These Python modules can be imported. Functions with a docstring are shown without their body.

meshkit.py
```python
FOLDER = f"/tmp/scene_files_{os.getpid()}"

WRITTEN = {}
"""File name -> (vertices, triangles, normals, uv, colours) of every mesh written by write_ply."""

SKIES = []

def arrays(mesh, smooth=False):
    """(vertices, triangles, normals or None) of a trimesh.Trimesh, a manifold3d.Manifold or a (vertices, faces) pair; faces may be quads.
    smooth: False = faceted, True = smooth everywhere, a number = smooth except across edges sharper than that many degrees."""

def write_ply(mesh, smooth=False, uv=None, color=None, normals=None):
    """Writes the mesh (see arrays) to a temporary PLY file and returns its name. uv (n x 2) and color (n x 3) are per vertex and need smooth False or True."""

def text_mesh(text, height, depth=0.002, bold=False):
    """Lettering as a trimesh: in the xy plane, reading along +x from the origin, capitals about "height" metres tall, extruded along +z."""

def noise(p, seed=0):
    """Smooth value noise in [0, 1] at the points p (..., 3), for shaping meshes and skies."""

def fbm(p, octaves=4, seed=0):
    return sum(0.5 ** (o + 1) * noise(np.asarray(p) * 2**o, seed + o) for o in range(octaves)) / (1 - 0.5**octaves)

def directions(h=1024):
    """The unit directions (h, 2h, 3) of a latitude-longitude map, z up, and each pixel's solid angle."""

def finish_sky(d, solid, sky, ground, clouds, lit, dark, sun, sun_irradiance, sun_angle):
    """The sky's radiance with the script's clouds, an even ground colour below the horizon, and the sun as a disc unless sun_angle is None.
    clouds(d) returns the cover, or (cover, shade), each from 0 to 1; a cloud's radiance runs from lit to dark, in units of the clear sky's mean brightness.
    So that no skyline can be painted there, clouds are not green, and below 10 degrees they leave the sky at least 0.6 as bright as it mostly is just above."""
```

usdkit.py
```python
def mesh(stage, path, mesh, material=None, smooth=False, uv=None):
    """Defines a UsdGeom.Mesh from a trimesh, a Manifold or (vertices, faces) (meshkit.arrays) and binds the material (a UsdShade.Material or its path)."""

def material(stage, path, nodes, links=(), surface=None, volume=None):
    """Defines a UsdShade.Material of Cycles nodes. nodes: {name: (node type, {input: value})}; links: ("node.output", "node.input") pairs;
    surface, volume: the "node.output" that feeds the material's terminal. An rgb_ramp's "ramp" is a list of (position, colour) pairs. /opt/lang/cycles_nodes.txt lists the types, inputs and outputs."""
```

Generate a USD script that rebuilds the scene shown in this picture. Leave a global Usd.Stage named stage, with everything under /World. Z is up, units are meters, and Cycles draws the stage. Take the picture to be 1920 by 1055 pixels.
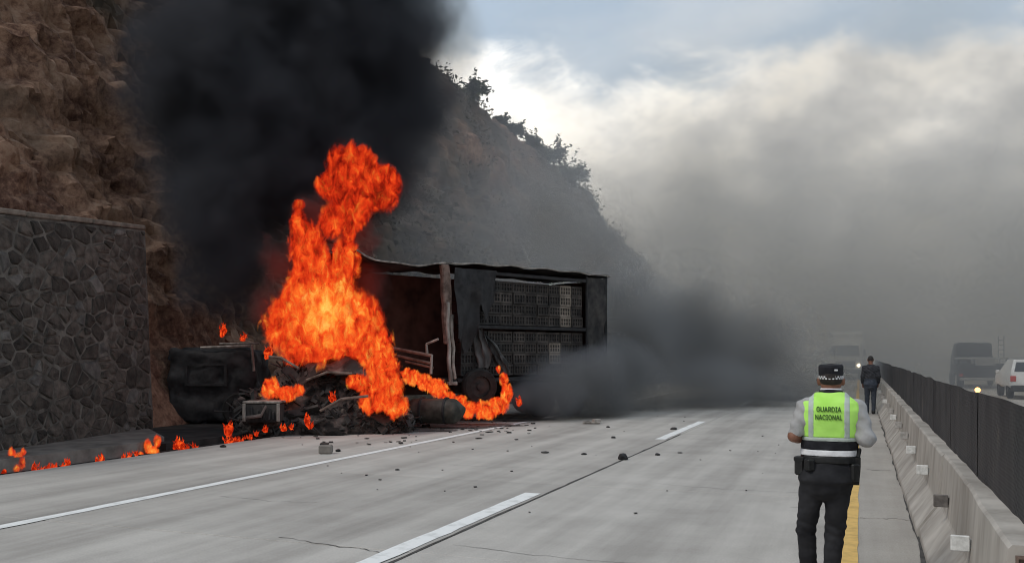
import math, random
import numpy as np, trimesh, usdkit, meshkit
from scipy.spatial import Voronoi, cKDTree
from shapely.geometry import Polygon, box as sbox
from pxr import Usd, UsdGeom, UsdLux, UsdShade, Gf, Sdf

stage = Usd.Stage.CreateInMemory()
UsdGeom.Xform.Define(stage, '/World')
UsdGeom.Scope.Define(stage, '/World/Looks')

# ------------------------------------------------------------------ camera, sky, sun, exposure
EYE = 1.75                                   # camera height above the road (road runs along +y, x to the right)
FOCAL_PX, VPX, VPY = 1700.0, 1612.0, 665.0   # lens in photo pixels, vanishing point of the road
YAW = math.atan((VPX - 960) / FOCAL_PX)
EXPOSURE = 0.3
camera = UsdGeom.Camera.Define(stage, '/World/camera')
camera.CreateHorizontalApertureAttr(36.0)
camera.CreateFocalLengthAttr(36.0 * FOCAL_PX / 1920)
camera.CreateVerticalApertureOffsetAttr((VPY - 527.5) * 36.0 / 1920)
camera.CreateExposureAttr(EXPOSURE)
camera.CreateClippingRangeAttr(Gf.Vec2f(0.1, 5000))
camera.AddTranslateOp().Set(Gf.Vec3d(0, 0, EYE))
camera.AddRotateXYZOp().Set(Gf.Vec3f(90, 0, math.degrees(YAW)))

SUN_EL, SUN_AZ = math.radians(50), math.radians(-142)     # azimuth clockwise from +y; veiled by cloud
SKY_STRENGTH, SUN_POWER = 0.10, 0.30
CS, SN = math.cos(YAW), math.sin(YAW)


def mat(name, nodes, links=(), surface=None, volume=None):
    return usdkit.material(stage, '/World/Looks/' + name, nodes, links, surface=surface, volume=volume)


def sky_material():
    n = {'geo': ('geometry', {}), 'xyz': ('separate_xyz', {}),
         'clear': ('sky_texture', {'sky_type': 'single_scattering', 'sun_disc': False, 'sun_elevation': SUN_EL, 'sun_rotation': SUN_AZ}),
         'veil': ('mix', {'fac': 0.86, 'color2': (4.3, 5.2, 6.2)}),
         'vn': ('noise_texture', {'scale': 3.2, 'detail': 5.0, 'roughness': 0.55}), 'vmap': ('mapping', {'scale': (1, 1, 2.6)}),
         'vf': ('map_range', {'from_min': 0.46, 'from_max': 0.75, 'to_min': 0.0, 'to_max': 0.75, 'clamp': True}),
         'veil2': ('mix', {'color2': (6.4, 6.7, 7.0)}),
         'cn': ('noise_texture', {'scale': 7.0, 'detail': 7.0, 'roughness': 0.58, 'distortion': 0.3}), 'cmap': ('mapping', {'scale': (1, 1, 1.5), 'location': (0.35, 0.1, 0.2)}),
         'dn': ('math', {'math_type': 'multiply_add', 'value2': 0.20, 'value3': 0.200}),
         'edge': ('math', {'math_type': 'subtract'}),
         'cover': ('map_range', {'from_min': -0.02, 'from_max': 0.040, 'clamp': True, 'range_type': 'smoothstep'}),
         'ccol': ('rgb_ramp', {'ramp': [(0.0, (9.6, 9.2, 8.5)), (0.12, (8.6, 8.35, 7.9)), (0.32, (6.6, 6.5, 6.3)), (0.6, (5.0, 4.95, 4.9)), (1.0, (3.6, 3.5, 3.4))]}),
         'cfac': ('map_range', {'from_min': 0.0, 'from_max': 0.26, 'clamp': True}),
         'fn': ('noise_texture', {'scale': 11.0, 'detail': 5.0, 'roughness': 0.6}),
         'fnr': ('math', {'math_type': 'multiply_add', 'value2': 1.5, 'value3': -0.70}), 'fadd': ('math', {'math_type': 'add'}),
         'gd': ('vector_math', {'math_type': 'dot_product', 'vector2': (-0.357, 0.8845, 0.300)}), 'gr': ('map_range', {'from_min': 0.955, 'from_max': 0.998, 'to_min': 1.0, 'to_max': 1.55, 'clamp': True, 'range_type': 'smoothstep'}), 'gh': ('hsv', {}), 'sum': ('mix', {}), 'bg': ('background_shader', {'strength': SKY_STRENGTH})}
    l = [('geo.position', 'xyz.vector'), ('geo.position', 'vmap.vector'), ('vmap.vector', 'vn.vector'), ('vn.fac', 'vf.value'),
         ('clear.color', 'veil.color1'), ('veil.color', 'veil2.color1'), ('vf.result', 'veil2.fac'),
         ('geo.position', 'cmap.vector'), ('cmap.vector', 'cn.vector'), ('cn.fac', 'dn.value1'), ('dn.value', 'edge.value1'), ('xyz.z', 'edge.value2'),
         ('edge.value', 'cover.value'), ('edge.value', 'cfac.value'), ('cmap.vector', 'fn.vector'), ('fn.fac', 'fnr.value1'), ('cfac.result', 'fadd.value1'), ('fnr.value', 'fadd.value2'),
         ('fadd.value', 'ccol.fac'), ('veil2.color', 'sum.color1'), ('geo.position', 'gd.vector1'), ('gd.value', 'gr.value'), ('gr.result', 'gh.value'), ('ccol.color', 'gh.color'), ('gh.color', 'sum.color2'), ('cover.result', 'sum.fac'), ('sum.color', 'bg.color')]
    return mat('sky_with_clouds', n, l, surface='bg.background')


dome = UsdLux.DomeLight.Define(stage, '/World/sky')
UsdShade.MaterialBindingAPI.Apply(dome.GetPrim()).Bind(sky_material())
sun = UsdLux.DistantLight.Define(stage, '/World/sun')
sun.CreateIntensityAttr(SUN_POWER); sun.CreateAngleAttr(25.0); sun.CreateNormalizeAttr(True); sun.CreateColorAttr(Gf.Vec3f(1.0, 0.95, 0.88))
sun.AddRotateXYZOp().Set(Gf.Vec3f(90 - math.degrees(SUN_EL), 0, 180 - math.degrees(SUN_AZ)))

# ------------------------------------------------------------------ helpers
rnd = random.Random(11)
R = np.random.default_rng(5)
taken = {}


def at(px, py, d):
    """World point seen at a photo pixel at depth d along the camera axis."""
    r = (px - 960) / FOCAL_PX * d
    return np.array([r * CS - d * SN, r * SN + d * CS, EYE + (VPY - py) / FOCAL_PX * d])


def on_ground(px, py, z=0.0):
    return at(px, py, (EYE - z) * FOCAL_PX / (py - VPY))


def path_for(name, parent=None):
    base = str(parent.GetPath()) if parent is not None else '/World'
    k = taken.get((base, name), -1) + 1
    taken[(base, name)] = k
    return f'{base}/{name}' if k == 0 else f'{base}/{name}_{k:03d}'


def tag(prim, label=None, cat=None, group=None, kind=None):
    p = prim.GetPrim() if hasattr(prim, 'GetPrim') else prim
    for k, v in (('label', label), ('category', cat), ('group', group), ('kind', kind)):
        if v:
            p.SetCustomDataByKey(k, v)
    return p


def obj(name, mesh, m, parent=None, smooth=False, **t):
    g = usdkit.mesh(stage, path_for(name, parent), mesh, m, smooth=smooth)
    return tag(g, **t)


def thing(name, label, cat, loc=(0, 0, 0), rz=0.0, group=None):
    x = UsdGeom.Xform.Define(stage, path_for(name))
    x.AddTranslateOp().Set(Gf.Vec3d(*map(float, loc)))
    x.AddRotateZOp().Set(float(rz))
    return tag(x, label, cat, group)


def copy_of(root, loc, rz=0.0, label=None, group=None):
    was = root.GetCustomData()
    name = root.GetName().rstrip('0123456789').rstrip('_')
    r = thing(name, label or was['label'], was['category'], loc, rz, group or was.get('group'))
    r.GetReferences().AddInternalReference(root.GetPath())
    r.SetInstanceable(True)
    return r


def bx(x0, x1, y0, y1, z0, z1, c=0.0):
    """A box, its edges chamfered by c."""
    if c <= 0:
        m = trimesh.creation.box([x1 - x0, y1 - y0, z1 - z0])
        m.apply_translation([(x0 + x1) / 2, (y0 + y1) / 2, (z0 + z1) / 2])
        return m
    pts = []
    for sx, X in ((-1, x0), (1, x1)):
        for sy, Y in ((-1, y0), (1, y1)):
            for sz, Z in ((-1, z0), (1, z1)):
                pts += [(X, Y - sy * c, Z - sz * c), (X - sx * c, Y, Z - sz * c), (X - sx * c, Y - sy * c, Z)]
    return trimesh.convex.convex_hull(np.array(pts))


def cat(*ms):
    return trimesh.util.concatenate(list(ms))


def moved(m, t=(0, 0, 0), rz=0.0, rx=0.0, ry=0.0):
    m = m.copy()
    for a, ax in ((rx, [1, 0, 0]), (ry, [0, 1, 0]), (rz, [0, 0, 1])):
        if a:
            m.apply_transform(trimesh.transformations.rotation_matrix(math.radians(a), ax))
    m.apply_translation(t)
    return m


def bar(a, b, r, n=8, r2=None):
    """A round bar from a to b."""
    a, b = np.asarray(a, float), np.asarray(b, float)
    d = b - a
    L = np.linalg.norm(d)
    d = d / L
    s = np.cross(d, [0, 0, 1.0]) if abs(d[2]) < 0.9 else np.cross(d, [1.0, 0, 0])
    s /= np.linalg.norm(s)
    t = np.cross(d, s)
    ang = np.arange(n) / n * 2 * math.pi
    ring = np.outer(np.cos(ang), s) + np.outer(np.sin(ang), t)
    v = np.vstack([a + ring * r, b + ring * (r if r2 is None else r2), [a], [b]])
    f = []
    for i in range(n):
        j = (i + 1) % n
        f += [(i, i + n, j), (j, i + n, j + n), (2 * n, i, j), (2 * n + 1, j + n, i + n)]
    m = trimesh.Trimesh(v, f, process=False)
    m.fix_normals()
    return m


def prism(poly, y0, y1):
    """A profile in (x, z) swept along y."""
    m = trimesh.creation.extrude_polygon(Polygon(poly), y1 - y0, engine='earcut')
    m.apply_transform(np.array([[1, 0, 0, 0], [0, 0, 1, y0], [0, 1, 0, 0], [0, 0, 0, 1.0]]))
    m.invert()
    m.fix_normals()
    return m


def nets(fn, lo, hi, cell):
    """The surface fn = 0 (negative inside) as a mesh, by surface nets."""
    lo, hi = np.asarray(lo, float), np.asarray(hi, float)
    n = np.ceil((hi - lo) / cell).astype(int) + 1
    ax = [lo[k] + np.arange(n[k]) * cell for k in range(3)]
    g = np.stack(np.meshgrid(*ax, indexing='ij'), -1)
    f = fn(g.reshape(-1, 3)).reshape(n)
    for k in range(3):                       # closed at the borders
        sl = [slice(None)] * 3
        for e in (0, -1):
            sl[k] = e
            f[tuple(sl)] = np.maximum(f[tuple(sl)], 1e-4)
    s = f < 0
    c = [(a, b, d) for a in (0, 1) for b in (0, 1) for d in (0, 1)]
    m = n - 1
    view = lambda arr, o: arr[o[0]:o[0] + m[0], o[1]:o[1] + m[1], o[2]:o[2] + m[2]]
    cnt = sum(view(s, o).astype(int) for o in c)
    act = (cnt > 0) & (cnt < 8)
    idx = -np.ones(m, int)
    ijk = np.argwhere(act)
    idx[act] = np.arange(len(ijk))
    acc, num = np.zeros((len(ijk), 3)), np.zeros(len(ijk))
    for a in c:
        for k in range(3):
            if a[k] == 0:
                b = list(a); b[k] = 1
                fa, fb = f[tuple((ijk + a).T)], f[tuple((ijk + b).T)]
                x = (fa < 0) != (fb < 0)
                t = np.where(x, fa / np.where(x, fa - fb, 1), 0)
                p = np.array(a) + t[:, None] * (np.array(b) - np.array(a))
                acc += p * x[:, None]
                num += x
    v = lo + (ijk + acc / np.maximum(num, 1)[:, None]) * cell
    faces = []
    for k in range(3):
        u, w = (k + 1) % 3, (k + 2) % 3
        a = [slice(None)] * 3; b = [slice(None)] * 3
        a[k], b[k] = slice(0, n[k] - 1), slice(1, n[k])
        sa, sb = s[tuple(a)], s[tuple(b)]
        e = np.argwhere(sa != sb)
        e = e[(e[:, u] > 0) & (e[:, w] > 0) & (e[:, u] < n[u] - 1) & (e[:, w] < n[w] - 1)]
        flip = s[tuple(e.T)]
        q = []
        for du, dw in ((1, 1), (0, 1), (0, 0), (1, 0)):
            o = e.copy(); o[:, u] -= du; o[:, w] -= dw
            q.append(idx[tuple(o.T)])
        q = np.stack(q, 1)
        q[~flip] = q[~flip][:, ::-1]
        faces += [q[:, [0, 1, 2]], q[:, [0, 2, 3]]]
    return trimesh.Trimesh(v, np.vstack(faces), process=False)


def capsule(p, a, b, ra, rb):
    a, b = np.asarray(a, float), np.asarray(b, float)
    d = b - a
    t = np.clip((p - a) @ d / (d @ d), 0, 1)
    return np.linalg.norm(p - a - t[:, None] * d, axis=1) - (ra + (rb - ra) * t)


def ellip(p, c, r):
    r = np.asarray(r, float)
    k = np.linalg.norm((p - c) / r, axis=1)
    return (k - 1) * r.min()


def smin(a, b, k):
    h = np.clip(0.5 + 0.5 * (b - a) / k, 0, 1)
    return b + (a - b) * h - k * h * (1 - h)


# ------------------------------------------------------------------ materials
def surf(name, c1, c2, scale=6.0, rough=0.85, bump=0.3, detail=6.0, stretch=(1, 1, 1), lo=0.35, hi=0.65, bscale=None, bdist=0.02, metallic=0.0, spec=0.3, vary=0.0, extra=None):
    n = {'g': ('geometry', {}), 'm': ('mapping', {'scale': stretch}), 'n': ('noise_texture', {'scale': scale, 'detail': detail, 'roughness': 0.6}),
         'r': ('rgb_ramp', {'ramp': [(lo, c1), (hi, c2)]}), 'nb': ('noise_texture', {'scale': bscale or scale * 4, 'detail': 5.0, 'roughness': 0.65}),
         'b': ('bump', {'strength': bump, 'distance': bdist}), 'p': ('principled_bsdf', {'roughness': rough, 'metallic': metallic, 'specular_ior_level': spec})}
    l = [('g.position', 'm.vector'), ('m.vector', 'n.vector'), ('n.fac', 'r.fac'), ('m.vector', 'nb.vector'), ('nb.fac', 'b.height'), ('b.normal', 'p.normal')]
    out = 'r.color'
    if vary:
        n |= {'oi': ('object_info', {}), 'vr': ('map_range', {'to_min': 1 - vary, 'to_max': 1 + vary}), 'vh': ('hsv', {})}
        l += [('oi.random', 'vr.value'), ('vr.result', 'vh.value'), (out, 'vh.color')]
        out = 'vh.color'
    l.append((out, 'p.base_color'))
    return mat(name, n, l, surface='p.BSDF')


def concrete(name, base, dark, streak=True):
    """Worn concrete: broad tone, long tyre-dirt streaks along the road (y), fine grain and small pits."""
    n = {'g': ('geometry', {}), 'm1': ('mapping', {'scale': (1.1, 0.06, 1)}), 'n1': ('noise_texture', {'scale': 1.3, 'detail': 5.0, 'roughness': 0.6}),
         'n2': ('noise_texture', {'scale': 0.9, 'detail': 8.0, 'roughness': 0.65}), 'n3': ('noise_texture', {'scale': 60.0, 'detail': 4.0, 'roughness': 0.7}),
         'm4': ('mapping', {'scale': (1.2, 14, 1)}), 'n4': ('noise_texture', {'scale': 2.6, 'detail': 6.0, 'roughness': 0.7}),
         'a': ('math', {'math_type': 'multiply_add', 'value2': 0.55}), 's2': ('math', {'math_type': 'multiply_add', 'value2': 0.3, 'value3': 0.0}),
         'r': ('rgb_ramp', {'ramp': [(0.34, dark), (0.50, base), (0.7, tuple(min(1, c * 1.12) for c in base))]}),
         'gr': ('map_range', {'from_min': 0.3, 'from_max': 0.7, 'to_min': 0.84, 'to_max': 1.12}), 'pit': ('map_range', {'from_min': 0.60, 'from_max': 0.74, 'to_min': 1.0, 'to_max': 0.78, 'clamp': True}),
         'gp': ('math', {'math_type': 'multiply'}), 'h': ('hsv', {}), 'oi': ('object_info', {}), 'ov': ('map_range', {'to_min': 0.93, 'to_max': 1.06}), 'gp2': ('math', {'math_type': 'multiply'}),
         'b': ('bump', {'strength': 0.35, 'distance': 0.006}), 'p': ('principled_bsdf', {'roughness': 0.88, 'specular_ior_level': 0.25})}
    l = [('g.position', 'm1.vector'), ('m1.vector', 'n1.vector'), ('g.position', 'n2.vector'), ('g.position', 'n3.vector'), ('g.position', 'm4.vector'), ('m4.vector', 'n4.vector'),
         ('n2.fac', 's2.value1'), ('n1.fac', 'a.value1'), ('s2.value', 'a.value3'), ('a.value', 'r.fac'), ('n3.fac', 'gr.value'), ('n4.fac', 'pit.value'), ('gr.result', 'gp.value1'), ('pit.result', 'gp.value2'),
         ('oi.random', 'ov.value'), ('gp.value', 'gp2.value1'), ('ov.result', 'gp2.value2'), ('gp2.value', 'h.value'), ('r.color', 'h.color'), ('h.color', 'p.base_color'), ('n3.fac', 'b.height'), ('b.normal', 'p.normal')]
    return mat(name, n, l, surface='p.BSDF')


M = {}
M['slab'] = concrete('road_concrete', (0.45, 0.425, 0.39), (0.31, 0.29, 0.265))
M['shoulder'] = concrete('shoulder_concrete', (0.43, 0.40, 0.36), (0.32, 0.295, 0.265))
M['barrier'] = surf('barrier_concrete', (0.27, 0.248, 0.222), (0.47, 0.44, 0.40), 2.2, 0.9, 0.25, stretch=(1, 1, 0.35), vary=0.05)
M['joint'] = surf('joint_dirt', (0.04, 0.038, 0.035), (0.09, 0.085, 0.08), 4)
M['white_line'] = surf('worn_white_paint', (0.56, 0.56, 0.54), (0.76, 0.76, 0.74), 5, 0.8, 0.2, lo=0.28, hi=0.5)
M['yellow_line'] = surf('worn_yellow_paint', (0.50, 0.33, 0.11), (0.70, 0.46, 0.15), 7, 0.8, 0.2, lo=0.3, hi=0.55)
M['soil'] = surf('bare_soil', (0.10, 0.075, 0.055), (0.2, 0.15, 0.11), 0.8, 0.95, 0.5)
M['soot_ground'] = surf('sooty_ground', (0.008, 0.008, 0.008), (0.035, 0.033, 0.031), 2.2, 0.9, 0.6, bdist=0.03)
M['ledge'] = surf('ledge_concrete', (0.10, 0.09, 0.08), (0.2, 0.18, 0.16), 3.0, 0.9, 0.4)
M['mortar'] = surf('sooty_mortar', (0.04, 0.037, 0.033), (0.135, 0.123, 0.108), 3.5, 0.95, 0.9, bdist=0.02)
M['stone'] = surf('dark_stone', (0.026, 0.022, 0.019), (0.085, 0.071, 0.060), 5.0, 0.85, 0.8, bdist=0.03, vary=0.45)
M['stone_pale'] = surf('pale_stone', (0.06, 0.055, 0.052), (0.13, 0.12, 0.11), 5.0, 0.85, 0.8, bdist=0.03, vary=0.3)
M['coping'] = surf('wall_coping', (0.09, 0.075, 0.062), (0.2, 0.165, 0.135), 4.0, 0.9, 0.5)
M['char'] = surf('charred_metal', (0.008, 0.008, 0.009), (0.03, 0.029, 0.03), 4.0, 0.7, 0.5, bdist=0.02)
M['char2'] = surf('burnt_panel', (0.012, 0.012, 0.013), (0.055, 0.05, 0.046), 3.0, 0.75, 0.5, bdist=0.02)
M['ash'] = surf('ash_and_scale', (0.016, 0.014, 0.013), (0.22, 0.175, 0.155), 2.4, 0.95, 1.0, lo=0.44, hi=0.74, bdist=0.06, detail=8.0)
M['ash_sheet'] = surf('ashy_buckled_sheet', (0.030, 0.022, 0.020), (0.20, 0.155, 0.14), 1.9, 0.85, 0.7, lo=0.46, hi=0.66, bdist=0.03)
M['bare_metal'] = surf('scorched_bare_metal', (0.10, 0.09, 0.08), (0.42, 0.38, 0.34), 5.0, 0.55, 0.4, metallic=0.3, stretch=(1, 1, 0.4))
M['rust'] = surf('rusted_steel', (0.07, 0.045, 0.035), (0.24, 0.17, 0.14), 5.0, 0.8, 0.4)
M['crate'] = surf('sooty_crate', (0.020, 0.018, 0.017), (0.075, 0.064, 0.056), 3.0, 0.8, 0.3, vary=0.35)
M['crate_tan'] = surf('scorched_tan_crate', (0.12, 0.10, 0.08), (0.26, 0.22, 0.18), 3.0, 0.8, 0.3)
M['rubber'] = surf('burnt_rubber', (0.008, 0.008, 0.008), (0.022, 0.021, 0.02), 8.0, 0.85, 0.6)
M['rag'] = surf('scorched_tarpaulin', (0.02, 0.02, 0.02), (0.14, 0.135, 0.13), 3.5, 0.9, 0.5, stretch=(1, 1, 0.3))
M['fuel_tank'] = surf('sooty_tank', (0.02, 0.02, 0.017), (0.075, 0.07, 0.058), 4.0, 0.6, 0.3)
M['burnt_inside'] = surf('rust_and_glow_wall', (0.05, 0.030, 0.025), (0.15, 0.085, 0.07), 1.6, 0.85, 0.4)  # rusty steel, reddened and lightened to imitate the fire's glow inside
M['screen'] = None

# ------------------------------------------------------------------ the setting: ground, carriageway, gutter
terrain = np.array([[-900, -60, -0.26], [900, -60, -0.26], [900, 1500, -0.26], [-900, 1500, -0.26]])
obj('ground', (terrain, np.array([[0, 1, 2, 3]])), M['soil'], kind='structure')
obj('road_bed', bx(-11.72, 0.54, -4, 300, -0.24, -0.03), M['joint'], kind='structure')
road = tag(UsdGeom.Xform.Define(stage, path_for('road')), kind='structure')
tag(road, label='pale grey concrete carriageway of jointed slabs')
GAP = 0.011
lanes = [(-11.7, -8.32), (-8.32, -3.68), (-3.68, -0.14)]
ys = [-3.0] + [2.7 + 4.5 * k for k in range(0, 13)] + [300.0]
for (x0, x1) in lanes:
    for y0, y1 in zip(ys[:-1], ys[1:]):
        obj('concrete_slab', bx(x0 + GAP / 2, x1 - GAP / 2, y0 + GAP / 2, y1 - GAP / 2, -0.028, rnd.uniform(-0.002, 0.002), 0.006), M['slab'], road)
ys = [-2.0] + [1.46 + 3.0 * k for k in range(0, 16)] + [300.0]
for y0, y1 in zip(ys[:-1], ys[1:]):
    obj('shoulder_slab', bx(-0.14 + GAP / 2, 0.54, y0 + GAP / 2, y1 - GAP / 2, -0.028, rnd.uniform(-0.001, 0.004), 0.006), M['shoulder'], road)


def stripe(x, w, y0, y1, z=0.007, seed=0):
    """A painted line with slightly ragged edges."""
    k = max(2, int((y1 - y0) / 0.25))
    y = np.linspace(y0, y1, k)
    e = lambda s: (meshkit.noise(np.stack([y * 3.1, y * 0 + s, y * 0], 1), seed) - 0.5) * 0.022
    a = np.stack([x - w / 2 + e(1), y, y * 0 + z], 1)
    b = np.stack([x + w / 2 + e(2), y, y * 0 + z], 1)
    i = np.arange(k - 1)
    return np.vstack([a, b]), np.stack([i, i + k, i + k + 1, i + 1], 1)


tag(obj('edge_line', stripe(-8.15, 0.16, 1, 120, seed=1), M['white_line'], road))
tag(obj('yellow_line', stripe(-0.08, 0.135, 1, 120, seed=2), M['yellow_line'], road))
for k, y in enumerate((-7.8, 5.4, 18.6, 31.8, 45.0, 58.2)):
    obj('lane_dash', stripe(-3.86, 0.20, y, y + 5.4, seed=3 + k), M['white_line'], road)

# gutter between the carriageway and the wall's foot
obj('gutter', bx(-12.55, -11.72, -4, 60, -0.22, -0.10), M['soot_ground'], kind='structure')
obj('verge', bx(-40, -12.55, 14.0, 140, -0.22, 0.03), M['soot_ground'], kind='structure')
ledge = Polygon([(-12.5, 2), (-12.5, 13.2), (-12.95, 14.4), (-15.2, 16.3), (-15.2, 2)])
obj('kerb_ledge', moved(trimesh.creation.extrude_polygon(ledge, 0.34, engine='earcut'), (0, 0, -0.22)), M['ledge'], kind='structure')
# the other carriageway, beyond the median
obj('opposite_road', bx(1.4, 12.0, -4, 300, -0.24, -0.02), M['shoulder'], kind='structure')

# ------------------------------------------------------------------ cliff and hillside
def hillside():
    rg = np.random.default_rng(77)
    Y = np.concatenate([np.arange(4, 34, 0.14), np.arange(34, 70, 0.24), np.arange(70, 190, 0.6)])
    V = np.concatenate([np.arange(0, 14, 0.14), np.arange(14, 30, 0.22), np.arange(30, 60, 1.2)])
    y, v = np.meshgrid(Y, V, indexing='ij')
    crest = np.interp(Y, [0, 30, 56, 72, 86, 100, 125, 160, 190], [26, 25, 22.5, 21.5, 18.5, 15.0, 9.5, 4.0, 2.0])[:, None]
    base = np.interp(Y, [0, 16, 30, 60, 100, 190], [-15.2, -15.6, -16.0, -16.0, -16.5, -18.0])[:, None]
    # profile: steep face, rounding over at the crest
    run = crest / 1.85
    s = v / np.hypot(1, 1.85)                       # horizontal distance along the face
    t = s / run
    x = base - s * 1.0
    z = np.where(t < 0.9, 1.85 * s, crest * (0.9 + 0.1 * (1 - np.exp(-(t - 0.9) / 0.1 * 1.0))) - np.maximum(t - 1.1, 0) * run * 0.12)
    p = np.stack([x, y, z], -1)
    q = p * np.array([0.16, 0.16, 0.16])
    big = meshkit.fbm(q, 4, 3) - 0.5
    gully = np.abs(meshkit.fbm(p * np.array([0.05, 0.42, 0.05]) + big[..., None] * 0.9, 4, 9) - 0.5)
    fine = meshkit.fbm(p * np.array([1.1, 1.1, 1.5]), 5, 21) - 0.5
    ledges = meshkit.fbm(p * np.array([0.3, 0.3, 1.1]), 4, 33) - 0.5
    amp = np.clip(z / 3, 0.15, 1)
    flat = p.reshape(-1, 3)
    rocks = 0.0
    for size, lift in ((2.4, 0.40), (1.0, 0.26), (0.42, 0.16)):            # broken blocks: every cell stands out by its own amount
        seeds = flat[rg.integers(0, len(flat), int(9000 / size))] + rg.normal(0, size * 0.3, (int(9000 / size), 3))
        d, k = cKDTree(seeds * [1, 1, 1.3]).query(flat * [1, 1, 1.3], k=2)
        h = rg.uniform(-0.5, 0.5, len(seeds))
        rocks = rocks + lift * (h[k[:, 0]] + 0.5 * np.clip((d[:, 1] - d[:, 0]) / size / 0.35, 0, 1) - 0.25)
    off = amp * (2.6 * big + 1.5 * (gully - 0.12) + 1.1 * ledges + 0.45 * fine + rocks.reshape(x.shape))
    x = x + 0.88 * off
    z = z + 0.47 * off
    z[:, 0] = -0.2
    n, k = len(Y), len(V)
    vtx = np.stack([x, y, z], -1).reshape(-1, 3)
    i, j = np.meshgrid(np.arange(n - 1), np.arange(k - 1), indexing='ij')
    a = (i * k + j).ravel()
    return vtx, np.stack([a, a + 1, a + k + 1, a + k], 1)[:, ::-1]


earth = {'g': ('geometry', {}), 'n': ('noise_texture', {'scale': 0.45, 'detail': 8.0, 'roughness': 0.65}), 'nf': ('noise_texture', {'scale': 4.5, 'detail': 8.0, 'roughness': 0.78}),
         'a': ('math', {'math_type': 'multiply_add', 'value2': 0.5}), 'h': ('math', {'math_type': 'multiply', 'value2': 0.5}),
         'r': ('rgb_ramp', {'ramp': [(0.36, (0.045, 0.022, 0.018)), (0.45, (0.15, 0.086, 0.062)), (0.52, (0.29, 0.178, 0.122)), (0.62, (0.41, 0.285, 0.205))]}),
         'vg': ('noise_texture', {'scale': 0.16, 'detail': 6.0, 'roughness': 0.6}), 'vr': ('map_range', {'from_min': 0.46, 'from_max': 0.60, 'to_min': 0.0, 'to_max': 0.8, 'clamp': True}),
         'vm': ('mix', {'color2': (0.060, 0.056, 0.044)}), 'px': ('separate_xyz', {}), 'py': ('map_range', {'from_min': 22.0, 'from_max': 36.0, 'to_min': -0.06, 'to_max': 0.10, 'clamp': True}), 'va': ('math', {'math_type': 'add'}), 'b': ('bump', {'strength': 0.55, 'distance': 0.06}), 'p': ('principled_bsdf', {'roughness': 0.95, 'specular_ior_level': 0.1})}
M['earth'] = mat('cut_earth', earth, [('g.position', 'n.vector'), ('g.position', 'nf.vector'), ('g.position', 'vg.vector'), ('nf.fac', 'h.value1'), ('n.fac', 'a.value1'), ('h.value', 'a.value3'), ('a.value', 'r.fac'),
                                      ('vg.fac', 'va.value1'), ('g.position', 'px.vector'), ('px.y', 'py.value'), ('py.result', 'va.value2'), ('va.value', 'vr.value'), ('r.color', 'vm.color1'), ('vr.result', 'vm.fac'), ('vm.color', 'p.base_color'), ('nf.fac', 'b.height'), ('b.normal', 'p.normal')], surface='p.BSDF')
HV, HF = hillside()
obj('hillside', (HV, HF), M['earth'], smooth=35, kind='structure')

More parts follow.
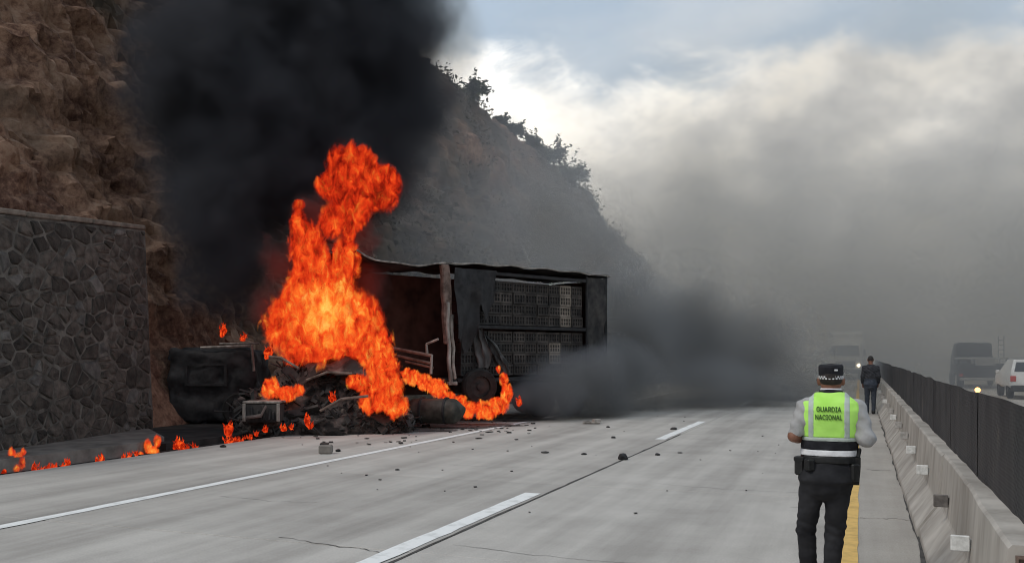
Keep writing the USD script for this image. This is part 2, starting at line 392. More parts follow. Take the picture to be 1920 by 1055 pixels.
# ------------------------------------------------------------------ stone retaining wall
WB = np.array([-14.9, 16.2]); WD = np.array([-0.238, 0.971]); WD = WD / np.linalg.norm(WD)
WL, W_VIS = 8.2, 5.05                                       # local x runs from 0 to WL, ending at WB
WS = WB - WD * WL
wall = thing('retaining_wall', 'tall dark retaining wall of irregular stones set in grey mortar, left of the fire', 'wall', (WS[0], WS[1], 0.0), math.degrees(math.atan2(WD[1], WD[0])))
top_of = lambda x: 4.17 + (x - (WL - W_VIS)) * 0.39 / W_VIS
BATTER = 0.045


def lean(m):
    v = np.asarray(m.vertices).copy()
    v[:, 1] += np.maximum(v[:, 2], 0) * BATTER
    return trimesh.Trimesh(v, m.faces, process=False)


core = trimesh.creation.extrude_polygon(Polygon([(0, -0.1), (WL, -0.1), (WL, top_of(WL)), (0, top_of(0))]), 0.8, engine='earcut')
core.apply_transform(np.array([[1, 0, 0, 0], [0, 0, 1, 0], [0, 1, 0, 0], [0, 0, 0, 1.0]])); core.invert(); core.fix_normals()
nx, nz = 90, 48                                             # uneven mortar face
gx, gz = np.meshgrid(np.linspace(0, WL, nx), np.linspace(0, 1, nz), indexing='ij')
gz = gz * top_of(gx)
gy = -0.004 - 0.030 * meshkit.fbm(np.stack([gx * 4, gz * 4, gx * 0], -1), 3, 4)
ii, jj = np.meshgrid(np.arange(nx - 1), np.arange(nz - 1), indexing='ij'); ii = (ii * nz + jj).ravel()
face = trimesh.Trimesh(np.stack([gx, gy, gz], -1).reshape(-1, 3), np.vstack([np.stack([ii, ii + nz, ii + nz + 1], 1), np.stack([ii, ii + nz + 1, ii + 1], 1)]), process=False)
obj('mortar_core', lean(cat(core, face)), M['mortar'], wall, smooth=40)
sx = R.uniform(0, WL, 440); sz = R.uniform(0, 4.6, 440)
pts = np.stack([sx, sz * 1.45], 1)
for _ in range(2):                                          # relax the spread of the stones a little
    vor = Voronoi(np.vstack([pts, pts * [1, -1], pts * [-1, 1], np.stack([2 * WL - pts[:, 0], pts[:, 1]], 1), np.stack([pts[:, 0], 2 * 6.7 - pts[:, 1]], 1)]))
    cells = [Polygon(vor.vertices[vor.regions[vor.point_region[i]]]) for i in range(len(pts))]
    pts = 0.6 * pts + 0.4 * np.array([c.centroid.coords[0] for c in cells])
face_area = Polygon([(0.02, 0.02), (WL - 0.05, 0.02), (WL - 0.05, (top_of(WL) - 0.03)), (0.02, (top_of(0) - 0.03))])
n_stones, hidden_stones = 0, []
for c in cells:
    c = Polygon(np.array(c.exterior.coords) * [1, 1 / 1.45]).intersection(face_area)
    if c.is_empty or c.geom_type != 'Polygon':
        continue
    c = c.buffer(-rnd.uniform(0.008, 0.024)).buffer(-0.02).buffer(0.02, quad_segs=1).simplify(0.012)
    if c.is_empty or c.geom_type != 'Polygon' or c.area < 0.004:
        continue
    ring = np.array(c.exterior.coords)[:-1]
    if not c.exterior.is_ccw:
        ring = ring[::-1]
    ring = ring + R.normal(0, 0.008, ring.shape)
    k = len(ring); cen = ring.mean(0)
    d1 = rnd.uniform(0.030, 0.055)
    inner = cen + (ring - cen) * rnd.uniform(0.72, 0.86)
    v = np.vstack([np.c_[ring[:, 0], np.full(k, 0.03), ring[:, 1]], np.c_[ring[:, 0], np.full(k, -0.020), ring[:, 1]],
                   np.c_[inner[:, 0], -d1 + R.normal(0, 0.008, k), inner[:, 1]], [[cen[0], -d1 - rnd.uniform(0, 0.02), cen[1]]]])
    f = []
    for i in range(k):
        j = (i + 1) % k
        f += [(i, j, k + j), (i, k + j, k + i), (k + i, k + j, 2 * k + j), (k + i, 2 * k + j, 2 * k + i), (2 * k + i, 2 * k + j, 3 * k)]
    one = lean(trimesh.Trimesh(v, f, process=False))
    if cen[0] < WL - W_VIS - 0.15 or n_stones >= 298:
        hidden_stones.append(one)
        continue
    obj('stone', one, M['stone_pale'] if rnd.random() < 0.12 else M['stone'], wall)
    n_stones += 1
tag(obj('outer_stones', cat(*hidden_stones), M['stone'], wall), kind='stuff')
for k in range(8):                                          # rough coping, one block after another
    x0, x1 = WL * k / 8, WL * (k + 1) / 8
    blk = bx(x0 + 0.01, x1 - 0.01, -0.05, 0.82, 0, 0.10, 0.02)
    v = np.array(blk.vertices); v[:, 2] += top_of(v[:, 0]) + 0.002 + rnd.uniform(0, 0.015); v[:, 1] += top_of(v[:, 0]) * BATTER
    obj('coping_block', trimesh.Trimesh(v, blk.faces, process=False), M['coping'], wall)

# ------------------------------------------------------------------ trees and scrub on the hill
def project(p):
    q = p - np.array([0, 0, EYE])
    d = -q[:, 0] * SN + q[:, 1] * CS
    r = q[:, 0] * CS + q[:, 1] * SN
    return 960 + FOCAL_PX * r / d, VPY - FOCAL_PX * q[:, 2] / d, d


HPX, HPY, HD = project(HV)


def ridge(px):
    k = np.where((np.abs(HPX - px) < 5) & (HD > 5))[0]
    return HV[k[np.argmin(HPY[k])]]


leaf = {'g': ('geometry', {}), 'n': ('noise_texture', {'scale': 1.3, 'detail': 3.0}), 'r': ('rgb_ramp', {'ramp': [(0.35, (0.020, 0.026, 0.014)), (0.65, (0.07, 0.085, 0.040))]}),
        'd': ('diffuse_bsdf', {}), 't': ('translucent_bsdf', {}), 'x': ('mix_closure', {'fac': 0.25})}
M['leaf'] = mat('dry_foliage', leaf, [('g.position', 'n.vector'), ('n.fac', 'r.fac'), ('r.color', 'd.color'), ('r.color', 't.color'), ('d.BSDF', 'x.closure1'), ('t.BSDF', 'x.closure2')], surface='x.closure')
M['bark'] = surf('dark_bark', (0.03, 0.024, 0.018), (0.08, 0.065, 0.05), 8, 0.9, 0.6)
M['scrub'] = surf('dry_scrub', (0.045, 0.042, 0.030), (0.15, 0.125, 0.085), 1.2, 0.95, 0.1)


def quads(c, size, up=0.4):
    """Many small leaf faces centred on the points c."""
    n = len(c)
    a = R.normal(size=(n, 3)); a[:, 2] *= up; a /= np.linalg.norm(a, axis=1, keepdims=True)
    b = np.cross(a, R.normal(size=(n, 3))); b /= np.linalg.norm(b, axis=1, keepdims=True)
    s = size * R.uniform(0.5, 1.4, (n, 1))
    v = np.stack([c - a * s, c + b * s * 0.5, c + a * s, c - b * s * 0.5], 1).reshape(-1, 3)
    i = np.arange(n)[:, None] * 4
    return v, np.vstack([i + [0, 1, 2], i + [0, 2, 3]])


def tree(px, hgt, width, label, lobes=7, dx=0.0):
    b = ridge(px) + [dx, 0, -0.3]
    t = thing('ridge_tree', label, 'tree', b)
    trunk, lv = [bar((0, 0, 0), (0.1, 0, hgt * 0.55), 0.13, 7, 0.07)], []
    for k in range(lobes):
        a = rnd.uniform(0, 6.28); r = width * 0.5 * rnd.uniform(0.25, 0.95)
        e = np.array([math.cos(a) * r, math.sin(a) * r, hgt * rnd.uniform(0.35, 0.97)])
        trunk.append(bar((0.05, 0, hgt * rnd.uniform(0.15, 0.5)), e, 0.05, 5, 0.02))
        c = e + R.normal(size=(230, 3)) * np.array([0.21, 0.21, 0.15]) * width * rnd.uniform(0.4, 0.8)
        lv.append(c)
        for _ in range(4):                                   # ragged twigs
            o = e + R.normal(size=3) * width * 0.26
            lv.append(e + (o - e) * np.linspace(0.5, 1.25, 22)[:, None] + R.normal(size=(22, 3)) * 0.06)
    obj('trunk', cat(*trunk), M['bark'], t)
    obj('crown', quads(np.vstack(lv), 0.13), M['leaf'], t)


tree(893, 1.7, 1.7, 'lone dark bush on the hill crest, the uppermost one in the picture')
tree(1003, 1.2, 1.6, 'low bush on the hill crest halfway down the skyline')
tree(1040, 1.7, 2.4, 'rounded grey tree on the hill crest, left of the spiky one')
tree(1076, 2.2, 2.6, 'spiky tree on the hill crest nearest to the smoke bank', 9)
tree(968, 0.8, 1.3, 'small shrub on the hill crest below the uppermost bush', 4)
tree(940, 0.7, 1.2, 'tiny shrub on the skyline just right of the uppermost bush', 3)
sel = np.where((HD > 16) & (HPX > 560) & (HPX < 1230) & (HD > 26) & (HPY > -60) & (HV[:, 2] > 3.5) & (HPY < 560))[0]
sel = sel[R.permutation(len(sel))[:3600]]
sel = sel[meshkit.fbm(HV[sel] * 0.22, 3, 5) > 0.5]
tuft = []
for p in HV[sel]:
    w = rnd.uniform(0.10, 0.34) * (1 + 0.012 * p[1])
    tuft.append(p + [0.05, -0.03, 0.06] + R.normal(size=(9, 3)) * np.array([w, w, w * 0.6]))
obj('hillside_scrub', quads(np.vstack(tuft), 0.15, 0.9), M['scrub'], label='dry scrub and grass tufts over the cut hillside', cat='scrub', kind='stuff')
# pale drainage gully running down the slope behind the trailer
gl = []
for px, py in ((936, 366), (944, 392), (956, 420), (968, 446), (978, 470), (988, 500)):
    k = np.argmin((HPX - px) ** 2 + (HPY - py) ** 2 + np.where(HD < 30, 1e9, 0))
    gl.append(HV[k] + [0.25, -0.12, 0.12])
obj('drain_pipe', cat(*[bar(a, b, 0.09, 6) for a, b in zip(gl[:-1], gl[1:])]), M['ledge'], label='thin pale drain pipe running down the hillside above the trailer', cat='pipe')

# ------------------------------------------------------------------ concrete median barriers and the black screen on them
BXC = 0.815
prof = [(-0.305, 0.0), (-0.305, 0.07), (-0.297, 0.09), (-0.128, 0.325), (-0.12, 0.345), (-0.088, 0.79), (-0.07, 0.81), (0.07, 0.81), (0.088, 0.79), (0.12, 0.345), (0.128, 0.325), (0.297, 0.09), (0.305, 0.07), (0.305, 0.0)]
UNIT = 2.25
M['reflector'] = surf('pale_reflector', (0.5, 0.5, 0.48), (0.72, 0.72, 0.70), 20, 0.4, 0.1)
M['reflector_dull'] = surf('far_fade_reflector', (0.26, 0.25, 0.235), (0.42, 0.40, 0.38), 20, 0.5, 0.1)  # distance fade put into the colour of most far plates
M['reflector_grey'] = surf('dirty_reflector', (0.10, 0.09, 0.085), (0.17, 0.155, 0.145), 20, 0.5, 0.1)
words = ['second', 'third', 'fourth', 'fifth', 'sixth', 'seventh', 'eighth', 'ninth', 'tenth']


def barrier_unit(k, near=False):
    y0 = 5.02 + UNIT * k
    lab, grp = f'concrete median barrier unit, {words[k - 1] if 0 < k < 10 else ""} from the near end of the row', None
    if k == 0:
        lab = 'nearest concrete median barrier unit, its end face with a coupling in the lower right corner'
    if k >= 10:
        lab, grp = 'distant concrete median barrier unit fading into the smoke', 'distant concrete barrier units'
    t = thing('concrete_barrier', lab, 'barrier', (BXC + rnd.uniform(-0.012, 0.012) - (0.045 if k == 0 else 0), y0, 0.0), rnd.uniform(-0.35, 0.35) - (1.2 if k == 0 else 0), grp)
    m = prism(prof, 0.014, UNIT - 0.014)
    m = m.subdivide_to_size(0.35)
    v = np.array(m.vertices)
    v[:, 0] += (meshkit.fbm(np.c_[v[:, 0] * 0, v[:, 1] * 2.2, v[:, 2] * 2 + k], 2, 60) - 0.5) * 0.012
    v[:, 2] += np.where(v[:, 2] > 0.7, (meshkit.fbm(np.c_[v[:, 1] * 2.5, v[:, 1] * 0 + k, v[:, 0]], 3, 61) - 0.5) * 0.025, 0)
    obj('concrete_body', trimesh.Trimesh(v, m.faces, process=False), M['barrier'], t)
    yr = 1.35 + (0.35 if k == 0 else 0)
    grey = k in (1,)
    obj('reflector', cat(bx(-0.235, -0.118, yr, yr + 0.03, 0.44, 0.545, 0.006), bx(-0.15, -0.10, yr + 0.03, yr + 0.05, 0.46, 0.52)), M['reflector_grey'] if grey else M['reflector'] if k < 4 or k % 3 == 0 else M['reflector_dull'], t, label='dark dirty reflector plate' if grey else 'pale square reflector plate')
    if k == 0:
        c = cat(bx(-0.055, -0.045, -0.03, 0.008, 0.60, 0.76), bx(0.045, 0.055, -0.03, 0.008, 0.60, 0.76), bx(-0.055, 0.055, -0.03, 0.008, 0.76, 0.77), bx(-0.045, 0.045, -0.012, 0.0075, 0.60, 0.76), bar((0, -0.02, 0.5), (0, -0.02, 0.72), 0.012))
        obj('coupling', c, M['rust'], t, label='rusty steel coupling on the end face')


for k in range(21):
    barrier_unit(k)
# worn strip of dirt where the shoulder meets the barrier's toe
dv = [(0.50, 0.545), (0.49, 0.54)]
yy = np.arange(3.0, 52, 0.12)
w = meshkit.fbm(np.c_[yy * 1.7, yy * 0, yy * 0], 3, 8)
st = np.vstack([np.c_[0.532 - 0.06 * w - 0.004, yy, yy * 0 + 0.0085], np.c_[yy * 0 + 0.533, yy, yy * 0 + 0.0085]])
i = np.arange(len(yy) - 1); n_ = len(yy)
obj('toe_dirt', (st, np.stack([i, i + n_, i + n_ + 1, i + 1], 1)), M['joint'], label='dark line of dirt gathered along the foot of the barrier', cat='dirt', kind='stuff')

scr = {'g': ('geometry', {}), 'm': ('mapping', {'scale': (1, 1, 1)}), 'w1': ('wave_texture', {'bands_direction': 'diagonal', 'scale': 14.0, 'distortion': 0.4}), 'm2': ('mapping', {'scale': (1, -1, 1)}),
       'w2': ('wave_texture', {'bands_direction': 'diagonal', 'scale': 14.0, 'distortion': 0.4}), 'mx': ('math', {'math_type': 'maximum'}),
       'n': ('noise_texture', {'scale': 1.1, 'detail': 6.0, 'roughness': 0.65}), 'ms': ('mapping', {'scale': (1, 2.2, 0.5)}), 'r': ('rgb_ramp', {'ramp': [(0.35, (0.012, 0.012, 0.014)), (0.62, (0.028, 0.027, 0.028)), (0.72, (0.075, 0.062, 0.05))]}),
       'k': ('map_range', {'to_min': 0.4, 'to_max': 2.4}), 'h': ('hsv', {}), 'b': ('bump', {'strength': 0.6, 'distance': 0.006}), 'p': ('principled_bsdf', {'roughness': 0.65, 'specular_ior_level': 0.35})}
M['screen'] = mat('black_screen_mesh', scr, [('g.position', 'w1.vector'), ('g.position', 'm2.vector'), ('m2.vector', 'w2.vector'), ('w1.fac', 'mx.value1'), ('w2.fac', 'mx.value2'), ('g.position', 'ms.vector'), ('ms.vector', 'n.vector'), ('n.fac', 'r.fac'),
                                              ('mx.value', 'k.value'), ('k.result', 'h.value'), ('r.color', 'h.color'), ('h.color', 'p.base_color'), ('mx.value', 'b.height'), ('b.normal', 'p.normal')], surface='p.BSDF')
fence = thing('screen_fence', 'low black mesh anti-glare fence running along the top of the barriers', 'fence', (0.845, 4.9, 0.0))
for k in range(24):
    y0 = 2.25 * k - 1.6
    nyy, nzz = 14, 7
    a, b = np.meshgrid(np.linspace(y0 + 0.02, y0 + 2.23, nyy), np.linspace(0.80, 1.45, nzz), indexing='ij')
    bulge = 0.02 * np.sin((a - y0) / 2.25 * math.pi) * meshkit.noise(np.stack([a * 1.3, b * 3, a * 0 + k], -1), 70) + 0.012 * (meshkit.noise(np.stack([a * 5, b * 5, a * 0], -1), 71) - 0.5)
    top = np.where(b > 1.4, (meshkit.noise(np.stack([a * 1.1, a * 0, a * 0], -1), 72) - 0.5) * 0.035, 0)
    p1 = np.stack([bulge, a, b + top], -1).reshape(-1, 3)
    p2 = p1 + [0.008, 0, 0]
    ii, jj = np.meshgrid(np.arange(nyy - 1), np.arange(nzz - 1), indexing='ij'); q = (ii * nzz + jj).ravel(); q = np.stack([q, q + nzz, q + nzz + 1, q + 1], 1)
    obj('mesh_panel', (np.vstack([p1, p2]), np.vstack([q[:, ::-1], q + len(p1)])), M['screen'], fence, smooth=True)
    obj('post', bar((0.03, y0, 0.805), (0.03, y0, 1.43), 0.022, 8), M['char'], fence)

# ------------------------------------------------------------------ the burning trailer
P0, P1 = at(680, 0, 21.1), at(1135, 0, 27.0)
TL = float(np.linalg.norm((P1 - P0)[:2]))
TRZ = math.degrees(math.atan2(P1[1] - P0[1], P1[0] - P0[0]))
TX, TY = (P1 - P0)[:2] / TL
trl = lambda u, w, z: np.array([P0[0] + TX * u - TY * w, P0[1] + TY * u + TX * w, z])      # trailer frame to world: along, inward, up
US, ROOF, FLOOR = 2.55, 4.05, 1.15                     # u of the torn corner post
trailer = thing('box_trailer', 'burnt out cargo trailer with torn open side and charred roof beside the tall flames', 'trailer', (P0[0], P0[1], 0), TRZ)
obj('floor', bx(-0.2, TL, 0.02, 2.5, FLOOR - 0.14, FLOOR, 0.02), M['char2'], trailer)
obj('chassis_rail', cat(bx(0.3, TL - 0.3, 0.75, 0.85, FLOOR - 0.42, FLOOR - 0.15), bx(0.3, TL - 0.3, 1.65, 1.75, FLOOR - 0.42, FLOOR - 0.15)), M['char'], trailer)


def sag(u):
    return 0.10 * np.sin(np.clip((u - US) / (TL - US), 0, 1) * math.pi * 0.9) * 0.6 - 0.14 * np.sin(np.clip((u + 0.2) / (US + 0.2), 0, 1) * math.pi) - 0.02 * np.sin(u * 5)


u, w = np.meshgrid(np.linspace(-0.25, TL + 0.12, 70), np.linspace(-0.06, 2.56, 14), indexing='ij')
z = ROOF + sag(u) + 0.07 * (meshkit.fbm(np.stack([u * 1.5, w * 1.5, u * 0], -1), 3, 2) - 0.5) + np.where(u < 0.1, (0.1 - u) * 0.25, 0)
i, j = np.meshgrid(np.arange(69), np.arange(13), indexing='ij'); q = (i * 14 + j).ravel(); q = np.stack([q, q + 14, q + 15, q + 1], 1)
v1 = np.stack([u, w, z], -1).reshape(-1, 3); v2 = v1 - [0, 0, 0.03]
obj('roof_sheet', (np.vstack([v1, v2]), np.vstack([q, q[:, ::-1] + len(v1)])), M['char2'], trailer, smooth=True)
ue = np.linspace(-0.22, TL + 0.12, 36)
ze = ROOF + sag(ue) + 0.015 + np.where(ue < 0.1, (0.1 - ue) * 0.25, 0)
edge = [bar((a, -0.085, b), (a2, -0.085, b2), 0.022, 6) for a, b, a2, b2 in zip(ue[:-1], ze[:-1], ue[1:], ze[1:])]
obj('roof_rail', cat(*edge), M['bare_metal'], trailer, label='thin bright metal rail along the roof edge')
obj('far_wall', bx(-0.1, TL, 2.46, 2.5, FLOOR, ROOF - 0.12), M['burnt_inside'], trailer)
obj('rear_wall', bx(TL - 0.05, TL, 0.03, 2.45, FLOOR, ROOF - 0.1), M['char2'], trailer)
sp_ = bx(7.75, TL - 0.02, -0.03, 0.01, FLOOR - 0.1, ROOF - 0.05, 0.01).subdivide_to_size(0.14)
v = np.array(sp_.vertices); v[:, 1] -= 0.14 * (meshkit.fbm(v * [2.2, 1, 1.6], 3, 19) - 0.3)
obj('side_panel', trimesh.Trimesh(v, sp_.faces, process=False), M['char2'], trailer, smooth=35, label='flat dark panel left standing at the rear end')
for uu, wd in ((7.7, 0.06), (TL - 0.08, 0.09)):
    obj('side_post', bx(uu, uu + wd, -0.07, 0.0, FLOOR - 0.55 if uu > 8 else FLOOR - 0.1, ROOF - 0.02, 0.012), M['char'], trailer)
for zz in (FLOOR - 0.06, 2.48, ROOF - 0.16):
    obj('side_rail', bx(US + 0.3, 7.7, -0.055, 0.0, zz - 0.045, zz + 0.045, 0.01), M['char'], trailer)
# the battered pale corner post: upper half of crumpled sheet, lower half of bent profile
up = moved(bx(-0.12, 0.14, -0.09, 0.06, 0, 2.0, 0.03).subdivide_to_size(0.12), (US, 0, 2.02))
v = np.array(up.vertices); v[:, :2] += (meshkit.fbm(v * 3.0, 3, 12)[:, None] - 0.5) * [0.16, 0.10]; v[:, 0] -= (v[:, 2] - 2.0) * 0.06
obj('corner_post', trimesh.Trimesh(v, up.faces, process=False), M['rust'], trailer, smooth=35)
lowp = cat(bx(-0.12, -0.02, -0.14, -0.06, 0, 2.05, 0.02), bx(0.03, 0.12, -0.12, -0.05, 0.12, 1.75, 0.02), bx(-0.15, 0.14, -0.13, -0.04, -0.03, 0.06, 0.015)).subdivide_to_size(0.15)
v = np.array(lowp.vertices); v[:, 0] += (meshkit.fbm(v * [1, 1, 2.2], 3, 14) - 0.5) * 0.12 + 0.05 * (1.2 - v[:, 2])
obj('post_foot', moved(trimesh.Trimesh(v, lowp.faces, process=False), (US + 0.02, 0, 1.02)), M['bare_metal'], trailer, smooth=35, label='pale scorched lower half of the corner post')
# sheet hanging along the upper part of the side, ragged below
a, b = np.meshgrid(np.linspace(US + 0.1, 4.05, 40), np.linspace(0, 1, 16), indexing='ij')
low = 1.7 + 1.5 * (meshkit.fbm(np.stack([a * 2.6, a * 0, a * 0], -1), 4, 81) - 0.3) + 1.1 * np.clip((a - 3.1) / 0.9, 0, 1)
zz = ROOF - 0.1 - b * (ROOF - 0.1 - low)
yv = -0.08 - 0.10 * np.sin(a * 7 + b * 2.5) * b - 0.16 * meshkit.noise(np.stack([a * 3, zz * 2, a * 0], -1), 82)
i, j = np.meshgrid(np.arange(39), np.arange(15), indexing='ij'); q = (i * 16 + j).ravel(); q = np.stack([q, q + 16, q + 17, q + 1], 1)
v1 = np.stack([a, yv, zz], -1).reshape(-1, 3)
obj('torn_sheet', (np.vstack([v1, v1 + [0, 0.006, 0]]), np.vstack([q[:, ::-1], q + len(v1)])), M['char'], trailer, smooth=True)


def wheel(t, c, r, wd, axis='y'):
    th = np.linspace(0, 2 * math.pi, 25)[:-1]
    prof_ = np.array([(r * 0.58, -wd / 2), (r * 0.9, -wd / 2), (r, -wd * 0.32), (r, wd * 0.32), (r * 0.9, wd / 2), (r * 0.58, wd / 2), (r * 0.58, -wd / 2)])
    ty = trimesh.creation.revolve(prof_, sections=26)
    rim = cat(trimesh.creation.cylinder(r * 0.57, wd * 0.5, sections=20), trimesh.creation.cylinder(r * 0.2, wd * 0.8, sections=12))
    out = []
    for m in (ty, rim):
        m = moved(m, rx=90) if axis == 'y' else m
        m.apply_translation(c)
        out.append(m)
    ty_ = obj('tyre', out[0], M['rubber'], t, smooth=40)
    obj('rim', out[1], M['char2'], ty_, smooth=40)


for uu in (6.1, 7.4):
    for ww in (0.25, 2.2):
        wheel(trailer, (uu, ww, 0.5), 0.5, 0.3)
# load of crates: every crate in the stacks by the open side is a thing
def crate_parts(t, m):
    L_, D_, H_ = 0.44, 0.4, 0.285
    ob = [bx(0, L_, 0.03, D_, 0, H_ - 0.02), bx(0, L_, 0, 0.03, 0, 0.045), bx(0, L_, 0, 0.03, H_ - 0.055, H_), bx(0.002, L_ - 0.002, 0.006, 0.03, 0.13, 0.155)]
    for k in range(5):
        x = k * (L_ - 0.035) / 4
        ob.append(bx(x, x + 0.035, 0.003, 0.03, 0.046, H_ - 0.056))
    obj('crate_body', cat(ob[0]), M['char'], t)
    obj('lattice', cat(*ob[1:]), m, t)


first = tan0 = black0 = None
for r in range(8):
    tier = r // 4
    z0 = FLOOR + 0.06 + (r % 4) * 0.295 + tier * 1.34
    for c in range(10):
        u0 = 3.05 + c * 0.462 + rnd.uniform(-0.008, 0.008)
        p = trl(u0, 0.05 + rnd.uniform(0, 0.05), z0)
        black_one = c < 3 and not (c == 2 and r % 3 == 0)
        tan = (c == 8 and tier == 1) or (c == 7 and r in (1, 2))
        if tan:
            lab = (['lowest', 'second lowest', 'second highest', 'topmost'][r % 4] + ' of the four paler crates stacked upright near the trailer rear') if tier else (['', 'lower', 'upper', ''][r] + ' of the two paler crates in the bottom tier of the burnt trailer')
            grp = None
            if tan0 is None:
                tan0 = thing('crate', lab, 'crate', p, TRZ, grp); crate_parts(tan0, M['crate_tan'])
            else:
                copy_of(tan0, p, TRZ, lab, grp)
        else:
            lab, grp = 'sooty dark grey slotted crate stacked in the middle of the burnt trailer', 'dark grey slotted crates stacked in the trailer'
            if black_one:
                lab, grp = 'coal black burnt crate stacked just right of the corner post', 'coal black crates beside the corner post'
                if black0 is None:
                    black0 = thing('crate', lab, 'crate', p, TRZ, grp); crate_parts(black0, M['char2'])
                else:
                    copy_of(black0, p, TRZ, lab, grp)
            elif first is None:
                first = thing('crate', lab, 'crate', p, TRZ, grp); crate_parts(first, M['crate'])
            else:
                copy_of(first, p, TRZ, lab, grp)
# slipped cloth and burnt wheel in front of the open corner
def drape(p0, p1, wd, seed, n=14):
    t = np.linspace(0, 1, n)[:, None]
    c = np.asarray(p0) + (np.asarray(p1) - np.asarray(p0)) * t + np.c_[0.10 * np.sin(t * 3.0), t * 0, -0.12 * np.sin(t * math.pi)]
    s = np.linspace(-1, 1, 9)
    v = c[:, None, :] + np.stack([s * wd / 2, 0.07 * np.sin(s * 7 + seed), s * 0], -1)[None] * (0.6 + 0.6 * np.sin(t * 2.6 + 0.3))[:, :, None]
    v = v + 0.06 * (meshkit.noise(v * 5, seed)[..., None] - 0.5)
    i, j = np.meshgrid(np.arange(n - 1), np.arange(8), indexing='ij'); q = (i * 9 + j).ravel(); q = np.stack([q, q + 9, q + 10, q + 1], 1)
    v = v.reshape(-1, 3)
    return np.vstack([v, v + [0, 0.012, 0]]), np.vstack([q[:, ::-1], q + len(v)])


obj('hanging_tarpaulin', drape(at(893, 615, 23.6), at(905, 690, 23.3), 0.42, 3), M['rag'], smooth=True, label='grey scorched tarpaulin hanging from the trailer beside the corner post', cat='tarpaulin')
obj('fallen_tarpaulin', drape(at(905, 628, 23.7), at(948, 700, 23.6), 0.30, 6), M['rag'], smooth=True, label='narrow grey strip of tarpaulin sagging down to the arc of flame', cat='tarpaulin')
bw = thing('burnt_wheel', 'burnt truck wheel standing in the flames below the torn corner post', 'wheel', at(898, 724, 23.2), TRZ - 20)
wheel(bw, (0, 0, 0), 0.46, 0.30)
lump = nets(lambda p: smin(smin(ellip(p, np.array([0, 0, 0.25]), (0.55, 0.35, 0.42)), ellip(p, np.array([-0.25, 0, 0.75]), (0.22, 0.2, 0.55)), 0.25), ellip(p, np.array([0.35, 0.1, 0.1]), (0.5, 0.3, 0.25)), 0.2) + 0.30 * (meshkit.fbm(p * 4, 4, 90) - 0.5), (-0.9, -0.7, -0.3), (1.0, 0.7, 1.5), 0.045)
obj('melted_lump', moved(lump, on_ground(885, 762)), M['char2'], smooth=40, label='melted black lump of wreckage under the hanging tarpaulin', cat='wreckage')

# ------------------------------------------------------------------ the wrecked tractor unit in front of the trailer
C0 = on_ground(395, 797)
cab = thing('truck_cab', 'charred black shell of the truck cab between the stone wall and the fire', 'truck cab', (C0[0], C0[1], 0), TRZ - 42)
shell = nets(lambda p: np.maximum(np.linalg.norm(np.maximum(np.abs(p - [0, 0.75, 0.95]) - [0.95, 0.65, 0.78], 0), axis=1) - 0.12, -1) + 0.34 * (meshkit.fbm(p * 2.6, 5, 31) - 0.5), (-1.35, -0.3, 0.0), (1.35, 1.8, 2.1), 0.06)
obj('cab_shell', shell, M['char'], cab, smooth=40)
obj('window_frame', cat(bx(-0.62, 0.42, -0.085, -0.04, 0.98, 1.04), bx(-0.62, 0.42, -0.085, -0.04, 1.48, 1.54), bx(-0.62, -0.55, -0.085, -0.04, 1.04, 1.48), bx(0.35, 0.42, -0.085, -0.04, 1.04, 1.48)), M['char'], cab)
obj('roof_rail', cat(bar((-0.25, 0.0, 1.93), (1.0, 0.02, 1.98), 0.035, 6), bar((0.15, 0.25, 2.03), (1.15, 0.2, 2.04), 0.03, 6), bar((1.02, -0.02, 1.98), (1.08, -0.05, 1.35), 0.035, 6)), M['bare_metal'], cab, label='pale twisted rails on the cab roof')
wheel(cab, (0.72, 0.02, 0.40), 0.42, 0.26)
C1 = on_ground(335, 795)
pan = bx(-0.75, 0.75, -0.03, 0.03, 0, 1.75, 0.01).subdivide_to_size(0.2)
v = np.array(pan.vertices); v[:, 1] += 0.28 * (meshkit.fbm(v * 1.6, 3, 40) - 0.5); v[:, 2] += np.where(v[:, 2] > 1.2, (meshkit.noise(v * 2, 41) - 0.5) * 0.3, 0)
M['blue_black'] = surf('blue_black_panel', (0.010, 0.012, 0.015), (0.030, 0.034, 0.040), 3.0, 0.6, 0.4)
obj('fallen_door_panel', moved(trimesh.Trimesh(v, pan.faces, process=False), (C1[0], C1[1], 0.0), rz=TRZ - 50, rx=-8), M['blue_black'], smooth=35, label='upright blue-black panel leaning between wall end and truck cab', cat='panel')  # upright dark sheet filling the gap between wall end and cab

hb = [(520, 770, 21.0, 1.0, 0.85), (575, 735, 21.2, 1.0, 1.25), (640, 735, 21.2, 1.0, 1.15), (690, 760, 20.8, 0.85, 0.75), (730, 775, 20.6, 0.6, 0.45), (600, 790, 20.3, 0.9, 0.35), (505, 790, 20.1, 0.75, 0.30)]
HB = []
for px, py, d, rr, hh in hb:
    c = at(px, 0, d); HB.append((np.array([c[0], c[1], 0.0]), (rr, rr, hh * 1.35)))


def heap(p):
    f = None
    for c, r_ in HB:
        e = ellip(p, c, r_)
        f = e if f is None else smin(f, e, 0.3)
    return f + 0.55 * (meshkit.fbm(p * 1.5, 3, 50) - 0.5) + 0.5 * np.abs(meshkit.fbm(p * 4.5, 4, 51) - 0.5) + 0.12 * (meshkit.fbm(p * 11, 3, 52) - 0.5)


hc = np.array([c for c, _ in HB])
hm = nets(heap, hc.min(0) - [1.4, 1.4, 0.1], hc.max(0) + [1.4, 1.4, 2.1], 0.05)
obj('wreck_heap', hm, M['ash'], smooth=30, label='collapsed heap of burnt truck remains crusted in pale ash below the tall flames', cat='wreckage')
